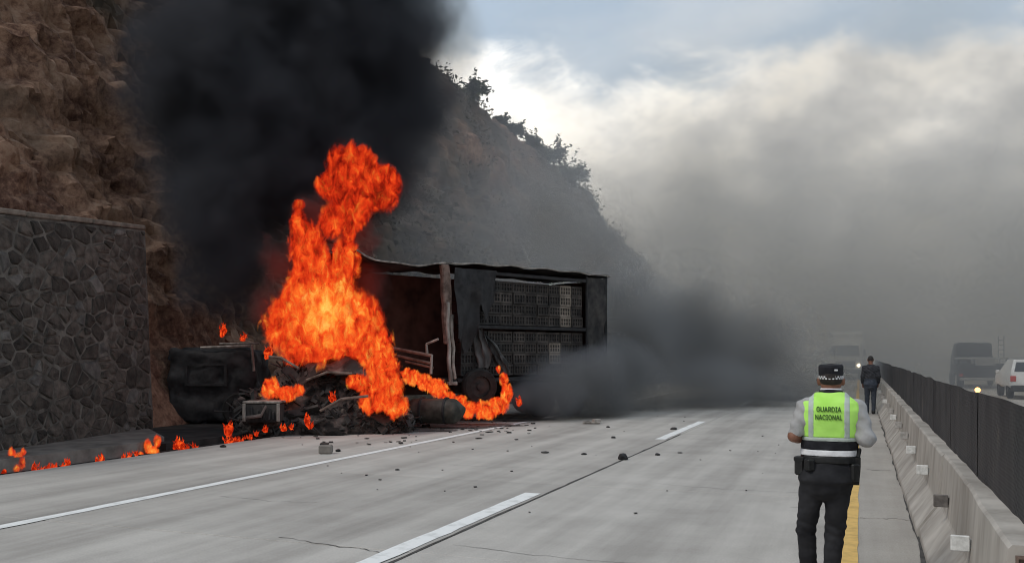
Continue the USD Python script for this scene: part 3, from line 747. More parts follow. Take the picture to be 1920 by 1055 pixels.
# sheets, pipes and pieces sticking out of the heap
sc_ = []
fn = hm.face_normals; fc_ = hm.triangles_center
ok = np.where((fn @ np.array([0.45, -0.8, 0.4]) > 0.25) & (fc_[:, 2] > 0.05))[0]
for k in ok[R.permutation(len(ok))[:330]]:
    L_ = rnd.uniform(0.05, 0.16) * (2.2 if rnd.random() < 0.12 else 1)
    m = bx(-L_, L_, -L_ * rnd.uniform(0.15, 0.7), L_ * 0.3, -0.012, 0.012 + L_ * rnd.uniform(0, 0.3)) if rnd.random() < 0.8 else bar((-L_ * 1.6, 0, 0), (L_ * 1.6, 0, 0), 0.018, 6)
    sc_.append(moved(m, fc_[k] + fn[k] * 0.03, rz=rnd.uniform(0, 180), rx=rnd.uniform(-60, 60), ry=rnd.uniform(-50, 50)))
R.permutation(3); rnd.shuffle(sc_)
for k in range(240):
    px = rnd.uniform(470, 800); py = rnd.uniform(735, 806)
    p = on_ground(px, min(py, 806 - max(0, (px - 700)) * 0.06) if py > 770 else 790); p[2] = max(0.02, (790 - py) / 82 * 0.6)
    s_ = rnd.uniform(0.03, 0.14)
    m = bx(-s_, s_, -s_ * rnd.uniform(0.2, 1), s_ * 0.6, -s_ * rnd.uniform(0.1, 0.5), s_ * 0.3)
    sc_.append(moved(m, p, rz=rnd.uniform(0, 180), rx=rnd.uniform(-50, 50), ry=rnd.uniform(-40, 40)))
obj('scrap_rubble', cat(*sc_[:330]), M['char2'], label='loose burnt scrap and rubble strewn at the foot of the wreck heap', cat='rubble', kind='stuff')
obj('ash_rubble', cat(*sc_[330:]), M['ash'], label='pale ashy fragments scattered along the front of the wreck heap', cat='rubble', kind='stuff')
a, b = np.meshgrid(np.linspace(-1, 1, 34), np.linspace(-1, 1, 18), indexing='ij')
zz = 0.42 * (1 - a ** 2) + 0.06 * np.sin(a * 7 + b * 3) - 0.16 * b ** 2 + 0.22 * (meshkit.fbm(np.stack([a * 2.6, b * 2.6, a * 0], -1), 3, 91) - 0.5)
q = np.stack([a * 1.05, b * 0.55, zz], -1).reshape(-1, 3)
i, j = np.meshgrid(np.arange(33), np.arange(17), indexing='ij'); f = (i * 18 + j).ravel(); f = np.stack([f, f + 18, f + 19, f + 1], 1)
g = at(640, 706, 20.7)
obj('crumpled_panel', moved(trimesh.Trimesh(*[x for x in (np.vstack([q, q - [0, 0, 0.02]]), np.vstack([np.vstack([f[:, [0, 1, 2]], f[:, [0, 2, 3]]]), np.vstack([f[:, [2, 1, 0]], f[:, [3, 2, 0]]]) + len(q)]))], process=False), g, rz=math.degrees(YAW) - 6, rx=14), M['ash_sheet'], smooth=True, label='crumpled rounded sheet of bodywork lying over the wreck heap just under the great fire', cat='panel')
for px0, py0, d0, px1, py1, d1, lab in ((505, 668, 20.4, 560, 690, 19.9, 'thin bent pipe at the upper left of the wreck heap'), (575, 712, 19.7, 660, 700, 19.8, 'bent pipe lying across the middle of the wreck heap'), (600, 770, 19.1, 690, 742, 19.4, 'long bent pipe low on the front of the wreck heap')):
    A_, B__ = at(px0, py0, d0), at(px1, py1, d1); mid = (A_ + B__) / 2 + [0, -0.1, 0.10]
    obj('bent_pipe', cat(bar(A_, mid, 0.028, 7), bar(mid, B__, 0.028, 7), trimesh.creation.icosphere(1, 0.03).apply_translation(mid)), M['rust'], smooth=40, label=lab, cat='pipe')
e0 = at(490, 772, 19.3)
eng = thing('engine_block', 'grey scorched metal engine block lying in front of the charred cab', 'engine block', (e0[0], e0[1], e0[2] - 0.22), TRZ - 44)
obj('block', bx(-0.38, 0.38, 0, 0.45, 0, 0.40, 0.03), M['char2'], eng)
obj('cover', cat(bx(-0.40, 0.40, -0.02, 0.47, 0.405, 0.45, 0.01), bx(-0.40, -0.33, -0.03, -0.004, 0.02, 0.40, 0.008), bx(0.33, 0.40, -0.03, -0.004, 0.02, 0.40, 0.008)), M['bare_metal'], eng, label='pale metal cover and flanges')
for k in range(7):
    obj('fin', moved(bx(-0.022, 0.022, -0.035, -0.002, 0.06, 0.16 + 0.035 * (k * 5 % 7), 0.005), (-0.27 + k * 0.088, 0, 0), ry=rnd.uniform(-8, 8)), M['char'] if k % 2 else M['char2'], eng)
obj('broken_pipe', cat(bar((-0.30, -0.06, 0.10), (0.02, -0.09, 0.15), 0.04, 8), bar((0.02, -0.09, 0.15), (0.12, -0.05, 0.36), 0.026, 8)), M['ash_sheet'], eng)
tk = thing('fuel_tank', 'rounded dark fuel tank lying on the road edge below the trailer opening', 'fuel tank', at(815, 769, 21.6), TRZ - 58)
tank = moved(trimesh.creation.capsule(0.85, 0.30, count=(14, 20)), ry=90); tank.apply_translation([-tank.bounds.mean(0)[0], 0, 0])
v = np.array(tank.vertices); v += (meshkit.fbm(v * 3, 3, 44)[:, None] - 0.5) * 0.12
obj('tank', trimesh.Trimesh(v, tank.faces, process=False), M['fuel_tank'], tk, smooth=True)
obj('strap', cat(*[moved(trimesh.creation.annulus(0.285, 0.325, 0.05, sections=20), (xx, 0, 0), ry=90) for xx in (-0.3, 0.3)]), M['char'], tk)
bm = thing('twisted_beams', 'pale bent steel frame piece jutting out left of the corner post', 'frame', at(780, 668, 22.0), TRZ - 64)
obj('beam', cat(bar((-0.62, 0, 0.20), (0.42, 0, 0.02), 0.045, 6), bar((-0.5, 0, 0.02), (0.42, 0, -0.17), 0.04, 6), bar((-0.3, 0.02, -0.12), (0.45, 0.02, -0.27), 0.03, 6)), M['rust'], bm)
obj('bracket', cat(bar((0.42, 0, 0.05), (0.40, 0, -0.42), 0.035, 6), bar((0.28, 0, 0.30), (0.30, 0, 0.05), 0.03, 6), bar((0.28, 0, 0.30), (0.60, 0, 0.42), 0.03, 6)), M['bare_metal'], bm)

# ------------------------------------------------------------------ fire
def field_nodes(blobs, smooth=0.25):
    """Nodes for F = 1 - (scaled distance to the nearest blob): 1 in a blob's middle, 0 at its surface. Blobs are (centre, radii)."""
    n, l, out = {'g': ('geometry', {})}, [], None
    for k, (c, r_) in enumerate(blobs):
        c, r_ = np.asarray(c, float), np.asarray(r_, float)
        n |= {f'q{k}': ('vector_math', {'math_type': 'multiply_add', 'vector2': 1 / r_, 'vector3': -c / r_}), f'l{k}': ('vector_math', {'math_type': 'length'})}
        l += [('g.position', f'q{k}.vector1'), (f'q{k}.vector', f'l{k}.vector1')]
        if out is None:
            out = f'l{k}.value'
        else:
            n |= {f's{k}': ('math', {'math_type': 'smoothmin', 'value3': smooth})}
            l += [(out, f's{k}.value1'), (f'l{k}.value', f's{k}.value2')]
            out = f's{k}.value'
    n |= {'F': ('math', {'math_type': 'subtract', 'value1': 1.0})}
    l.append((out, 'F.value2'))
    return n, l


def hull_of(blobs, grow, cell, k=0.2):
    """The closed surface round the blobs, grown so that the smoke or flame inside fades out before it."""
    B = [(np.asarray(c, float), np.asarray(r_, float) * grow) for c, r_ in blobs]

    def f(p):
        out = None
        for c, r_ in B:
            e = ellip(p, c, r_)
            out = e if out is None else smin(out, e, k)
        return out
    return nets(f, np.min([c - r_ for c, r_ in B], 0) - 0.3 - k, np.max([c + r_ for c, r_ in B], 0) + 0.3 + k, cell)


def pixel_blobs(rows, depth=0.85):
    out = []
    for px, py, rp, d, st in rows:
        r_ = rp * d / FOCAL_PX
        out.append((at(px, py, d), np.array([r_, r_ * depth, r_ * st])))
    return out


def flame_material(name, blobs, scale, core=None, core_r=1.0, sigma=14.0, amp=1.0, soft=0.16, warm=0.0):
    n, l = field_nodes(blobs)
    col = [(0.06, (0.10, 0.004, 0.002)), (0.22, (0.40, 0.014, 0.004)), (0.38, (0.72, 0.040, 0.008)), (0.52, (0.82, 0.072, 0.011)), (0.66, (0.84, 0.165, 0.019)), (0.82, (0.86, 0.38, 0.045)), (1.0, (0.9, 0.58, 0.12))]
    n |= {'m': ('mapping', {'scale': (1, 1, 0.55)}), 'n': ('noise_texture', {'scale': scale, 'detail': 4.0, 'roughness': 0.66, 'distortion': 0.8}),
          'na': ('math', {'math_type': 'multiply_add', 'value2': amp, 'value3': -0.5 * amp - 0.2}), 'n2': ('noise_texture', {'scale': scale * 0.36, 'detail': 1.0}), 'nb': ('math', {'math_type': 'multiply_add', 'value2': 0.9, 'value3': -0.28}), 'F2': ('math', {'math_type': 'add'}), 'D': ('math', {'math_type': 'add'}),
          'd': ('map_range', {'from_min': 0.02, 'from_max': 0.02 + soft, 'to_min': 0.0, 'to_max': sigma, 'clamp': True}),
          'fc': ('map_range', {'from_min': 0.0, 'from_max': 0.75, 'to_min': 0.10 + warm, 'to_max': 0.48 + warm, 'clamp': True}), 'nc': ('math', {'math_type': 'multiply_add', 'value2': 3.1, 'value3': -1.58}),
          't': ('math', {'math_type': 'add'}), 'r': ('rgb_ramp', {'ramp': col}), 'v': ('principled_volume', {'color': (0, 0, 0)})}
    l += [('g.position', 'm.vector'), ('m.vector', 'n.vector'), ('n.fac', 'na.value1'), ('m.vector', 'n2.vector'), ('n2.fac', 'nb.value1'), ('nb.value', 'F2.value1'), ('F.value', 'F2.value2'), ('na.value', 'D.value1'), ('F2.value', 'D.value2'), ('D.value', 'd.value'),
          ('F2.value', 'fc.value'), ('n.fac', 'nc.value1'), ('fc.result', 't.value1'), ('nc.value', 't.value2'), ('r.color', 'v.emission_color'), ('d.result', 'v.density'), ('d.result', 'v.emission_strength')]
    t = 't.value'
    n |= {'sep': ('separate_xyz', {}), 'zr': ('map_range', {'from_min': 3.6, 'from_max': 5.8, 'to_min': 0.0, 'to_max': -0.13, 'clamp': True}), 'tz': ('math', {'math_type': 'add'})}
    l += [('g.position', 'sep.vector'), ('sep.z', 'zr.value'), (t, 'tz.value1'), ('zr.result', 'tz.value2')]
    t = 'tz.value'
    if core is not None:
        n |= {'dist': ('vector_math', {'math_type': 'distance', 'vector2': core}), 'cb': ('map_range', {'from_min': 0.1, 'from_max': core_r, 'to_min': 0.40, 'to_max': 0.0, 'clamp': True}), 't2': ('math', {'math_type': 'add'})}
        l += [('g.position', 'dist.vector1'), ('dist.value', 'cb.value'), (t, 't2.value1'), ('cb.result', 't2.value2')]
        t = 't2.value'
    l.append((t, 'r.fac'))
    return mat(name, n, l, volume='v.volume')


def flame_mesh(blobs, amp, freq, cell, seed, k=0.18, lift=1.6):
    """Blobs are (photo x, photo y, radius in photo pixels, depth, upward stretch)."""
    B = []
    for px, py, rp, d, st in blobs:
        r_ = rp * d / FOCAL_PX
        B.append((at(px, py, d), np.array([r_, r_ * 0.85, r_ * st])))

    def f(p):
        out = None
        for c, r_ in B:
            e = ellip(p, c, r_)
            out = e if out is None else smin(out, e, k)
        q = p * np.array([freq, freq, freq / lift])
        return out + amp * (meshkit.fbm(q, 4, seed) - 0.5) * 2
    lo = np.min([c - r_ for c, r_ in B], 0) - amp * 1.2 - 0.05
    hi = np.max([c + r_ for c, r_ in B], 0) + amp * 1.2 + 0.05
    return nets(f, lo, hi, cell)


fe = {'g': ('geometry', {}), 'm': ('mapping', {'scale': (1, 1, 0.6)}), 'n': ('noise_texture', {'scale': 13.0, 'detail': 4.0, 'roughness': 0.65, 'distortion': 0.8}), 'i': ('math', {'math_type': 'multiply_add', 'value2': 0.34, 'value3': -0.17}), 'a': ('math', {'math_type': 'add'}),
      'r': ('rgb_ramp', {'ramp': [(0.26, (0.22, 0.009, 0.002)), (0.38, (0.62, 0.036, 0.007)), (0.48, (0.80, 0.11, 0.015)), (0.58, (0.86, 0.28, 0.03)), (0.70, (0.9, 0.55, 0.12))]}), 'e': ('emission', {'strength': 1.0})}
M['flame_skin'] = mat('small_flame_skin', fe, [('g.position', 'm.vector'), ('m.vector', 'n.vector'), ('g.random_per_island', 'i.value1'), ('n.fac', 'a.value1'), ('i.value', 'a.value2'), ('a.value', 'r.fac'), ('r.color', 'e.color')], surface='e.emission')


def flakes(c, size, up=2.0):
    """Small upright curls of flame: pointed leaf shapes of four triangles standing on the points c."""
    n = len(c)
    a = np.c_[R.normal(0, 0.28, (n, 2)), np.full(n, 1.0)]; a /= np.linalg.norm(a, axis=1, keepdims=True)
    th = R.uniform(0, 6.28, n)
    b = np.c_[np.cos(th), np.sin(th), np.zeros(n)]
    s_ = (size * R.uniform(0.5, 1.5, n))[:, None]
    w_ = s_ * 0.32
    mid = c + a * s_ * 0.4 * up * 0.5
    bend = np.c_[R.normal(0, 0.25, (n, 2)), np.zeros(n)] * s_
    v = np.stack([c - a * s_ * 0.25, mid - b * w_, mid + b * w_, mid + np.cross(a, b) * w_ * 0.6, c + a * s_ * up * 0.75 + bend], 1).reshape(-1, 3)
    i = np.arange(n)[:, None] * 5
    return trimesh.Trimesh(v, np.vstack([i + [0, 1, 3], i + [0, 3, 2], i + [1, 4, 3], i + [3, 4, 2]]), process=False)


fire = thing('great_fire', 'tall orange fire roaring up from the wreck in front of the trailer', 'fire', at(620, 660, 21.0))
o0 = at(620, 660, 21.0)
BIG = pixel_blobs([(600, 605, 100, 21, 0.85), (550, 600, 62, 20.9, 0.75), (660, 610, 64, 20.9, 0.9), (600, 535, 66, 21, 0.95), (572, 462, 36, 21, 1.6), (558, 418, 20, 21, 1.6), (648, 480, 28, 21, 1.7), (653, 432, 15, 21, 2.0), (700, 640, 42, 20.8, 0.8), (640, 650, 60, 20.8, 0.5),
                   (660, 320, 54, 21.2, 0.95), (622, 348, 40, 21.2, 0.8), (705, 348, 44, 21.2, 1.2), (655, 392, 40, 21.1, 1.1), (622, 415, 30, 21.1, 1.2), (560, 384, 14, 21.2, 0.8), (735, 345, 20, 21.3, 1.8)])
SPILL = pixel_blobs([(705, 665, 34, 20.5, 1.0), (716, 695, 34, 20.2, 1.2), (728, 730, 34, 20.0, 1.1), (738, 755, 30, 19.9, 0.9), (702, 752, 30, 19.9, 0.9), (672, 716, 24, 20.0, 0.7)])
GLOW = pixel_blobs([(725, 355, 40, 21.5, 1.5), (600, 415, 60, 21.7, 1.1), (665, 430, 62, 21.7, 1.2), (570, 385, 30, 21.3, 0.8), (530, 500, 60, 21.7, 1.3), (500, 580, 46, 21.5, 1.3), (690, 540, 50, 21.6, 1.5)])
CORE = at(612, 575, 20.1)
M['fire_main'] = flame_material('great_flame', BIG, 5.5, CORE, 1.15, amp=1.15, soft=0.26, sigma=11.0)
M['fire_spill'] = flame_material('spilling_flame', SPILL, 7.5, None, sigma=14, amp=1.3, warm=0.06, soft=0.24)
nd, ld = field_nodes(GLOW)
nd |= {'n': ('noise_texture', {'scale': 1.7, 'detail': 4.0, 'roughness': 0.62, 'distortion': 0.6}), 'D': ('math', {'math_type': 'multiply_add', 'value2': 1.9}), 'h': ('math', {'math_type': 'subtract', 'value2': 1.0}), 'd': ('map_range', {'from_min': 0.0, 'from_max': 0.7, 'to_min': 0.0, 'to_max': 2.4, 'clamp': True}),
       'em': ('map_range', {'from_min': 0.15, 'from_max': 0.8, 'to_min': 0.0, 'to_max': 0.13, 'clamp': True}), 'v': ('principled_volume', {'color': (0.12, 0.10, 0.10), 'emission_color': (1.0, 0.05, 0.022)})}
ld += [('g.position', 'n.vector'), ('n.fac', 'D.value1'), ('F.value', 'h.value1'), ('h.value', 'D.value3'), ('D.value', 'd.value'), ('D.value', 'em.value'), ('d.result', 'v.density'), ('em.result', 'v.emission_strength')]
M['fire_glow'] = mat('red_glow_halo', nd, ld, volume='v.volume')  # dim flame and smoke; the firelight on the smoke is put in as emission
obj('flame_body', moved(hull_of(BIG, 1.45, 0.12), -o0), M['fire_main'], fire, smooth=True)
obj('flame_spill', moved(hull_of(SPILL, 1.5, 0.09, 0.1), -o0), M['fire_spill'], fire, smooth=True, label='tongue of flame spilling down the right side of the wreck heap')
obj('smoky_flame', moved(hull_of(GLOW, 1.1, 0.12), -o0), M['fire_glow'], fire, smooth=True, label='dim dark red flame and added firelight glow around the throat and crown of the fire')
pts_ = []
for c, r_ in BIG + SPILL:
    k = int(260 * r_[0] * r_[2])
    q = R.normal(size=(k, 3)); q /= np.linalg.norm(q, axis=1, keepdims=True)
    pts_.append(c + q * r_ * R.uniform(0.35, 0.72, (k, 1)))
tag(obj('flame_curls', moved(flakes(np.vstack(pts_), 0.055), -o0), M['flame_skin'], fire), kind='stuff')  # emitters added inside the fire to cast its light on the surroundings


def flames(label, blobs, amp=0.09, freq=4.0, cell=0.03, seed=1, m='flame_skin', name='flame', gas=False):
    B = pixel_blobs(blobs)
    if gas:                                   # the larger ones are burning gas, like the great fire
        B = pixel_blobs([(px, py, rp * 1.2, d, st) for px, py, rp, d, st in blobs])
        obj(name, hull_of(B, 1.5, max(0.03, B[0][1][0] * 0.22), 0.06), flame_material(f'flame_gas_{seed}', B, 9.0, None, sigma=20, amp=1.35, warm=0.10, soft=0.24), smooth=True, label=label, cat='flame')
        return
    small = [(px, py + rp * 0.2, rp * 0.72, d, st) for px, py, rp, d, st in blobs]
    g = flame_mesh(small, amp * 0.8, freq * 1.7, cell, seed, 0.06, 2.2)
    c = []
    for p, r_ in B:
        k = 16 + int(420 * r_[0] * r_[2])
        q = R.normal(size=(k, 3)); q /= np.linalg.norm(q, axis=1, keepdims=True)
        c.append(p + q * r_ * R.uniform(0.3, 1.0, (k, 1)))
    obj(name, cat(g, flakes(np.vstack(c), 0.05)), M[m], smooth=False, label=label, cat='flame')


flames('flames licking along the ground between the spill and the fuel tank', [(772, 708, 14, 21.6, 0.9), (795, 716, 16, 21.8, 0.8), (822, 726, 18, 22, 0.9), (842, 742, 12, 22, 0.7), (862, 748, 10, 22, 0.8), (760, 700, 10, 21.5, 1)], 0.10, 4, seed=3, gas=True)
flames('curved arc of flame rising around the burnt wheel, right end of the fire', [(882, 768, 17, 22.6, 0.8), (908, 771, 20, 22.6, 0.75), (934, 760, 17, 22.8, 0.9), (950, 736, 11, 23.0, 1.6), (944, 712, 8, 23.0, 1.7), (934, 692, 5, 23.0, 1.5), (866, 750, 9, 22.5, 1)], 0.10, 4, seed=4, gas=True)
flames('lone small flame on the ground just right of the fiery arc', [(974, 752, 9, 23.6, 1.2)], 0.10, 5, seed=5)
flames('wide low flame burning in the middle of the wreck heap above the engine block', [(508, 730, 16, 20.0, 1.2), (535, 738, 17, 19.9, 0.8), (560, 732, 10, 19.9, 1.0)], 0.09, 4, seed=6, gas=True)
flames('small flame at the left shoulder of the wreck heap under the great fire', [(505, 658, 11, 20.6, 1.1), (500, 668, 7, 20.5, 1)], 0.08, 5, seed=8)
flames('tiny reddish flame in the middle of the wreck heap beside the spill', [(625, 744, 10, 19.7, 0.9)], 0.09, 5, seed=9)
flames('thin flame on the cab roof, left one of two', [(419, 620, 8, 20.6, 1.9)], 0.09, 5, seed=10)
flames('small flame on the cab roof, right one of two', [(457, 634, 9, 20.6, 0.9)], 0.09, 5, seed=11)
flames('bright upright flame at the road edge in front of the charred cab', [(428, 806, 11, 18.6, 1.5), (430, 826, 14, 18.5, 0.5), (448, 826, 12, 18.5, 0.35), (468, 822, 10, 18.6, 0.3)], 0.06, 5, seed=12)
flames('small flame in the rubble at the right foot of the engine block', [(576, 788, 8, 19.2, 1.5), (583, 799, 6, 19.1, 1.1)], 0.06, 6, seed=13)
flames('low flame in the rubble just right of the engine block foot', [(532, 803, 9, 19.0, 0.6), (546, 803, 7, 19.0, 0.6)], 0.05, 6, seed=14)
flames('tiny flame directly below the engine block', [(496, 806, 7, 19.0, 0.8)], 0.05, 6, seed=24)
flames('tiniest flame between the bright upright flame and the engine block', [(480, 815, 5, 18.9, 0.8)], 0.05, 6, seed=25)
flames('forked flame in the gutter at the right end of the kerb ledge', [(276, 834, 7, 17.1, 1.7), (295, 827, 7, 17.3, 1.5), (284, 846, 12, 17.1, 0.8), (263, 851, 7, 16.9, 0.7)], 0.09, 5, seed=15, gas=True)
flames('low spreading flame in the gutter between the forked flame and the cab', [(335, 832, 13, 17.9, 1.0), (345, 841, 15, 17.7, 0.5), (325, 838, 8, 17.8, 0.8), (365, 838, 6, 17.7, 0.5)], 0.09, 5, seed=16)
flames('tall flame in the gutter at the left edge of the picture', [(22, 850, 7, 14.7, 1.6), (36, 866, 10, 14.5, 1.7), (26, 878, 9, 14.4, 1.0), (44, 848, 6, 14.7, 1.3)], 0.09, 5, seed=18, gas=True)
flames('flame cut off by the left picture border', [(2, 884, 14, 14.2, 1.3), (-14, 880, 16, 14.2, 1.3)], 0.09, 5, seed=19)
flames('first low flame tip right of the tall flame at the left edge', [(66, 880, 7, 14.4, 1.4), (76, 884, 6, 14.4, 0.6)], 0.05, 6, seed=20)
flames('second low flame tip right of the tall flame at the left edge', [(90, 880, 6, 14.5, 1.0), (102, 879, 5, 14.6, 0.8)], 0.05, 6, seed=26)
flames('third low flame tip right of the tall flame at the left edge', [(128, 872, 7, 14.8, 1.4), (118, 878, 6, 14.7, 0.6)], 0.05, 6, seed=27)
flames('tiny isolated flame in the gutter midway along the kerb ledge', [(190, 861, 7, 15.6, 1.1), (182, 866, 5, 15.5, 0.8)], 0.05, 6, seed=21)
flames('small flame tips in the gutter just left of the forked flame', [(242, 855, 6, 16.4, 1.3), (232, 860, 5, 16.3, 1.0), (255, 852, 5, 16.5, 1.0)], 0.05, 6, seed=22)

# ------------------------------------------------------------------ smoke
def coefficients(n, l, density, scatter, absorb, aniso=0.0):
    """Scattering and absorption by colour, in proportion to the density: thin smoke looks bluish, thick smoke brownish."""
    n |= {'sc': ('vector_math', {'math_type': 'scale', 'vector1': scatter}), 'ab': ('vector_math', {'math_type': 'scale', 'vector1': absorb}), 'v': ('volume_coefficients', {'anisotropy': aniso, 'emission_coeffs': (0, 0, 0), 'phase': 'Henyey-Greenstein'})}
    l += [(density, 'sc.scale'), (density, 'ab.scale'), ('sc.vector', 'v.scatter_coeffs'), ('ab.vector', 'v.absorption_coeffs')]


def smoke_material(name, scatter, absorb, scale, lo, hi, dens, detail=4.0, base=0.0, mods=(), stretch=(1, 1, 1)):
    """Noise-broken smoke. mods: (axis, from, to, value at from, value at to) factors that thin it out along x, y or z."""
    n = {'g': ('geometry', {}), 'm': ('mapping', {'scale': stretch}), 'n': ('noise_texture', {'scale': scale, 'detail': detail, 'roughness': 0.58}), 'x': ('separate_xyz', {}),
         'r': ('map_range', {'from_min': lo, 'from_max': hi, 'to_min': base * dens, 'to_max': dens, 'clamp': True})}
    l = [('g.position', 'm.vector'), ('m.vector', 'n.vector'), ('n.fac', 'r.value'), ('g.position', 'x.vector')]
    out = 'r.result'
    for k, (axis, a, b, va, vb) in enumerate(mods):
        n |= {f'm{k}': ('map_range', {'from_min': a, 'from_max': b, 'to_min': va, 'to_max': vb, 'clamp': True, 'range_type': 'smoothstep'}), f't{k}': ('math', {'math_type': 'multiply'})}
        l += [(f'x.{axis}', f'm{k}.value'), (out, f't{k}.value1'), (f'm{k}.result', f't{k}.value2')]
        out = f't{k}.value'
    coefficients(n, l, out, scatter, absorb)
    return mat(name, n, l, volume='v.volume')


M['smoke_bank'] = smoke_material('grey_smoke_bank', (0.725, 0.75, 0.80), (0.20, 0.222, 0.27), 0.10, 0.40, 0.61, 0.095, 2.0, 0.14, [('y', 24.5, 44.0, 0.0, 1.0), ('z', 1.0, 25.0, 1.0, 0.0), ('x', -26.0, -8.0, 0.40, 1.0), ('y', 95.0, 118.0, 1.0, 0.0)])


def smoke_field(name, scatter, absorb, blobs, scale, dens, amp, soft, detail=4.0):
    n, l = field_nodes(blobs, 0.35)
    n |= {'n': ('noise_texture', {'scale': scale, 'detail': detail, 'roughness': 0.6}), 'na': ('math', {'math_type': 'multiply_add', 'value2': amp, 'value3': -0.5 * amp}), 'D': ('math', {'math_type': 'add'}),
          'd': ('map_range', {'from_min': 0.0, 'from_max': soft, 'to_min': 0.0, 'to_max': dens, 'clamp': True})}
    l += [('g.position', 'n.vector'), ('n.fac', 'na.value1'), ('na.value', 'D.value1'), ('F.value', 'D.value2'), ('D.value', 'd.value')]
    coefficients(n, l, 'd.result', scatter, absorb)
    return mat(name, n, l, volume='v.volume')


PLUME = pixel_blobs([(690, 100, 175, 25, 1.3), (560, 60, 215, 24.5, 1.3), (420, 150, 190, 23.5, 1.5), (530, 300, 180, 23.8, 1.1), (425, 430, 125, 22.6, 1.6), (690, 290, 130, 24.5, 1.1),
                     (600, -260, 300, 25, 1.3), (520, -750, 400, 25, 1.5)], 1.0)
M['smoke_black'] = smoke_field('black_smoke', (0.115, 0.118, 0.135), (0.88, 0.88, 0.87), PLUME, 0.55, 2.0, 1.5, 0.6, 3.0)
obj('black_smoke', hull_of(PLUME, 1.5, 0.4, 0.8), M['smoke_black'], label='thick black column of smoke billowing up from the fire', cat='smoke', kind='stuff')
LOW = pixel_blobs([(985, 745, 55, 24.2, 0.8), (1055, 730, 88, 24.9, 0.85), (1125, 730, 95, 26.2, 0.9), (1210, 725, 100, 29, 0.85), (1310, 735, 115, 30.5, 0.7), (1410, 738, 100, 31.5, 0.6), (1490, 728, 80, 35, 0.6), (1190, 630, 120, 30.5, 1.0), (1290, 640, 125, 34, 1.0), (1400, 670, 115, 37, 0.85), (1165, 560, 75, 30, 1.0)], 1.0)
M['smoke_ground'] = smoke_field('low_grey_smoke', (0.44, 0.46, 0.495), (0.47, 0.49, 0.52), LOW, 0.42, 1.15, 1.05, 1.05, 3.0)
obj('low_smoke', hull_of(LOW, 1.4, 0.4, 0.5), M['smoke_ground'], label='dark grey smoke rolling low across the road behind the trailer', cat='smoke', kind='stuff')
TAIL = pixel_blobs([(975, 748, 42, 23.9, 0.8), (1035, 735, 70, 24.2, 0.9), (1105, 725, 85, 25.3, 1.0), (1165, 700, 70, 26.8, 1.1)], 1.0)
M['smoke_tail'] = smoke_field('trailer_smoke', (0.33, 0.345, 0.375), (0.60, 0.61, 0.63), TAIL, 0.7, 2.0, 1.1, 0.9, 3.0)
obj('trailer_smoke', hull_of(TAIL, 1.4, 0.25, 0.4), M['smoke_tail'], label='dark smoke hiding the wheels and lower edge of the trailer', cat='smoke', kind='stuff')
VEIL = pixel_blobs([(770, 420, 48, 26.5, 2.6), (795, 250, 64, 28, 2.2), (835, 90, 95, 30, 1.5), (1110, 465, 95, 32, 1.0), (1030, 400, 90, 36, 1.1)], 1.0)
M['smoke_veil'] = smoke_field('thin_grey_smoke', (0.52, 0.545, 0.59), (0.38, 0.42, 0.48), VEIL, 0.5, 0.42, 0.9, 0.9, 2.0)
obj('thin_smoke', hull_of(VEIL, 1.4, 0.3, 0.5), M['smoke_veil'], label='thin pale grey smoke column rising right of the great fire', cat='smoke', kind='stuff')
obj('smoke_bank', bx(-30, 62, 24.0, 118, -0.2, 27.0), M['smoke_bank'], label='broad brownish grey bank of smoke filling the road and the sky on the right', cat='smoke', kind='stuff')

# ------------------------------------------------------------------ debris on the road
def chunk(p, s, seed, m, label, cat_='debris', flat=0.6, group=None):
    g = trimesh.creation.icosphere(2, 1.0)
    v = np.array(g.vertices); v *= 0.65 + 0.7 * meshkit.fbm(v * 1.6 + seed * 7.1, 3, seed)[:, None]
    s = s * 0.78
    v *= [s, s * 0.8, s * flat]; v[:, 2] = np.maximum(v[:, 2], -s * flat * 0.4); v[:, 2] -= v[:, 2].min()
    obj('debris', moved(trimesh.Trimesh(v, g.faces, process=False), (p[0], p[1], 0.004), rz=seed * 40), m, smooth=25, label=label, cat=cat_, group=group)


chunk(on_ground(1168, 861), 0.13, 3, M['char'], 'largest black lump lying on the lane joint in the middle of the road', flat=0.75)
chunk(on_ground(634, 846), 0.07, 4, M['char'], 'small black piece right beside the grey block near the edge line')
chunk(on_ground(1022, 849), 0.09, 5, M['char2'], 'dark flat fragment in the middle lane left of the largest lump', flat=0.35)
chunk(on_ground(1095, 852), 0.07, 6, M['char2'], 'small dark fragment left of the largest lump on the road', flat=0.4)
chunk(on_ground(1233, 853), 0.07, 7, M['char'], 'small dark fragment just right of the largest lump on the road', flat=0.45)
chunk(on_ground(1150, 821), 0.07, 8, M['char'], 'small dark fragment beyond the largest lump, below the flat plate', flat=0.5)
chunk(on_ground(1140, 801), 0.06, 9, M['char'], 'tiny dark fragment just in front of the flat plate on the road', flat=0.5)
chunk(on_ground(1263, 805), 0.10, 10, M['char2'], 'dark fragment lying on the far lane dash', flat=0.5)
chunk(on_ground(1015, 774), 0.16, 11, M['char'], 'black lump at the foot of the grey smoke right of the arc of flame', flat=0.7)
chunk(on_ground(745, 881), 0.06, 12, M['char2'], 'small grey fragment on the near side of the white edge line', flat=0.3)
chunk(on_ground(1275, 849), 0.06, 13, M['char2'], 'flat scrap at the right of the small dark fragments', flat=0.25)
chunk(on_ground(418, 838), 0.08, 14, M['ash'], 'pale lump on the shoulder in front of the cab', flat=0.5)
chunk(on_ground(898, 822), 0.10, 15, M['ash'], 'flat pale scrap past the end of the white edge line', flat=0.2)
p = on_ground(611, 850)
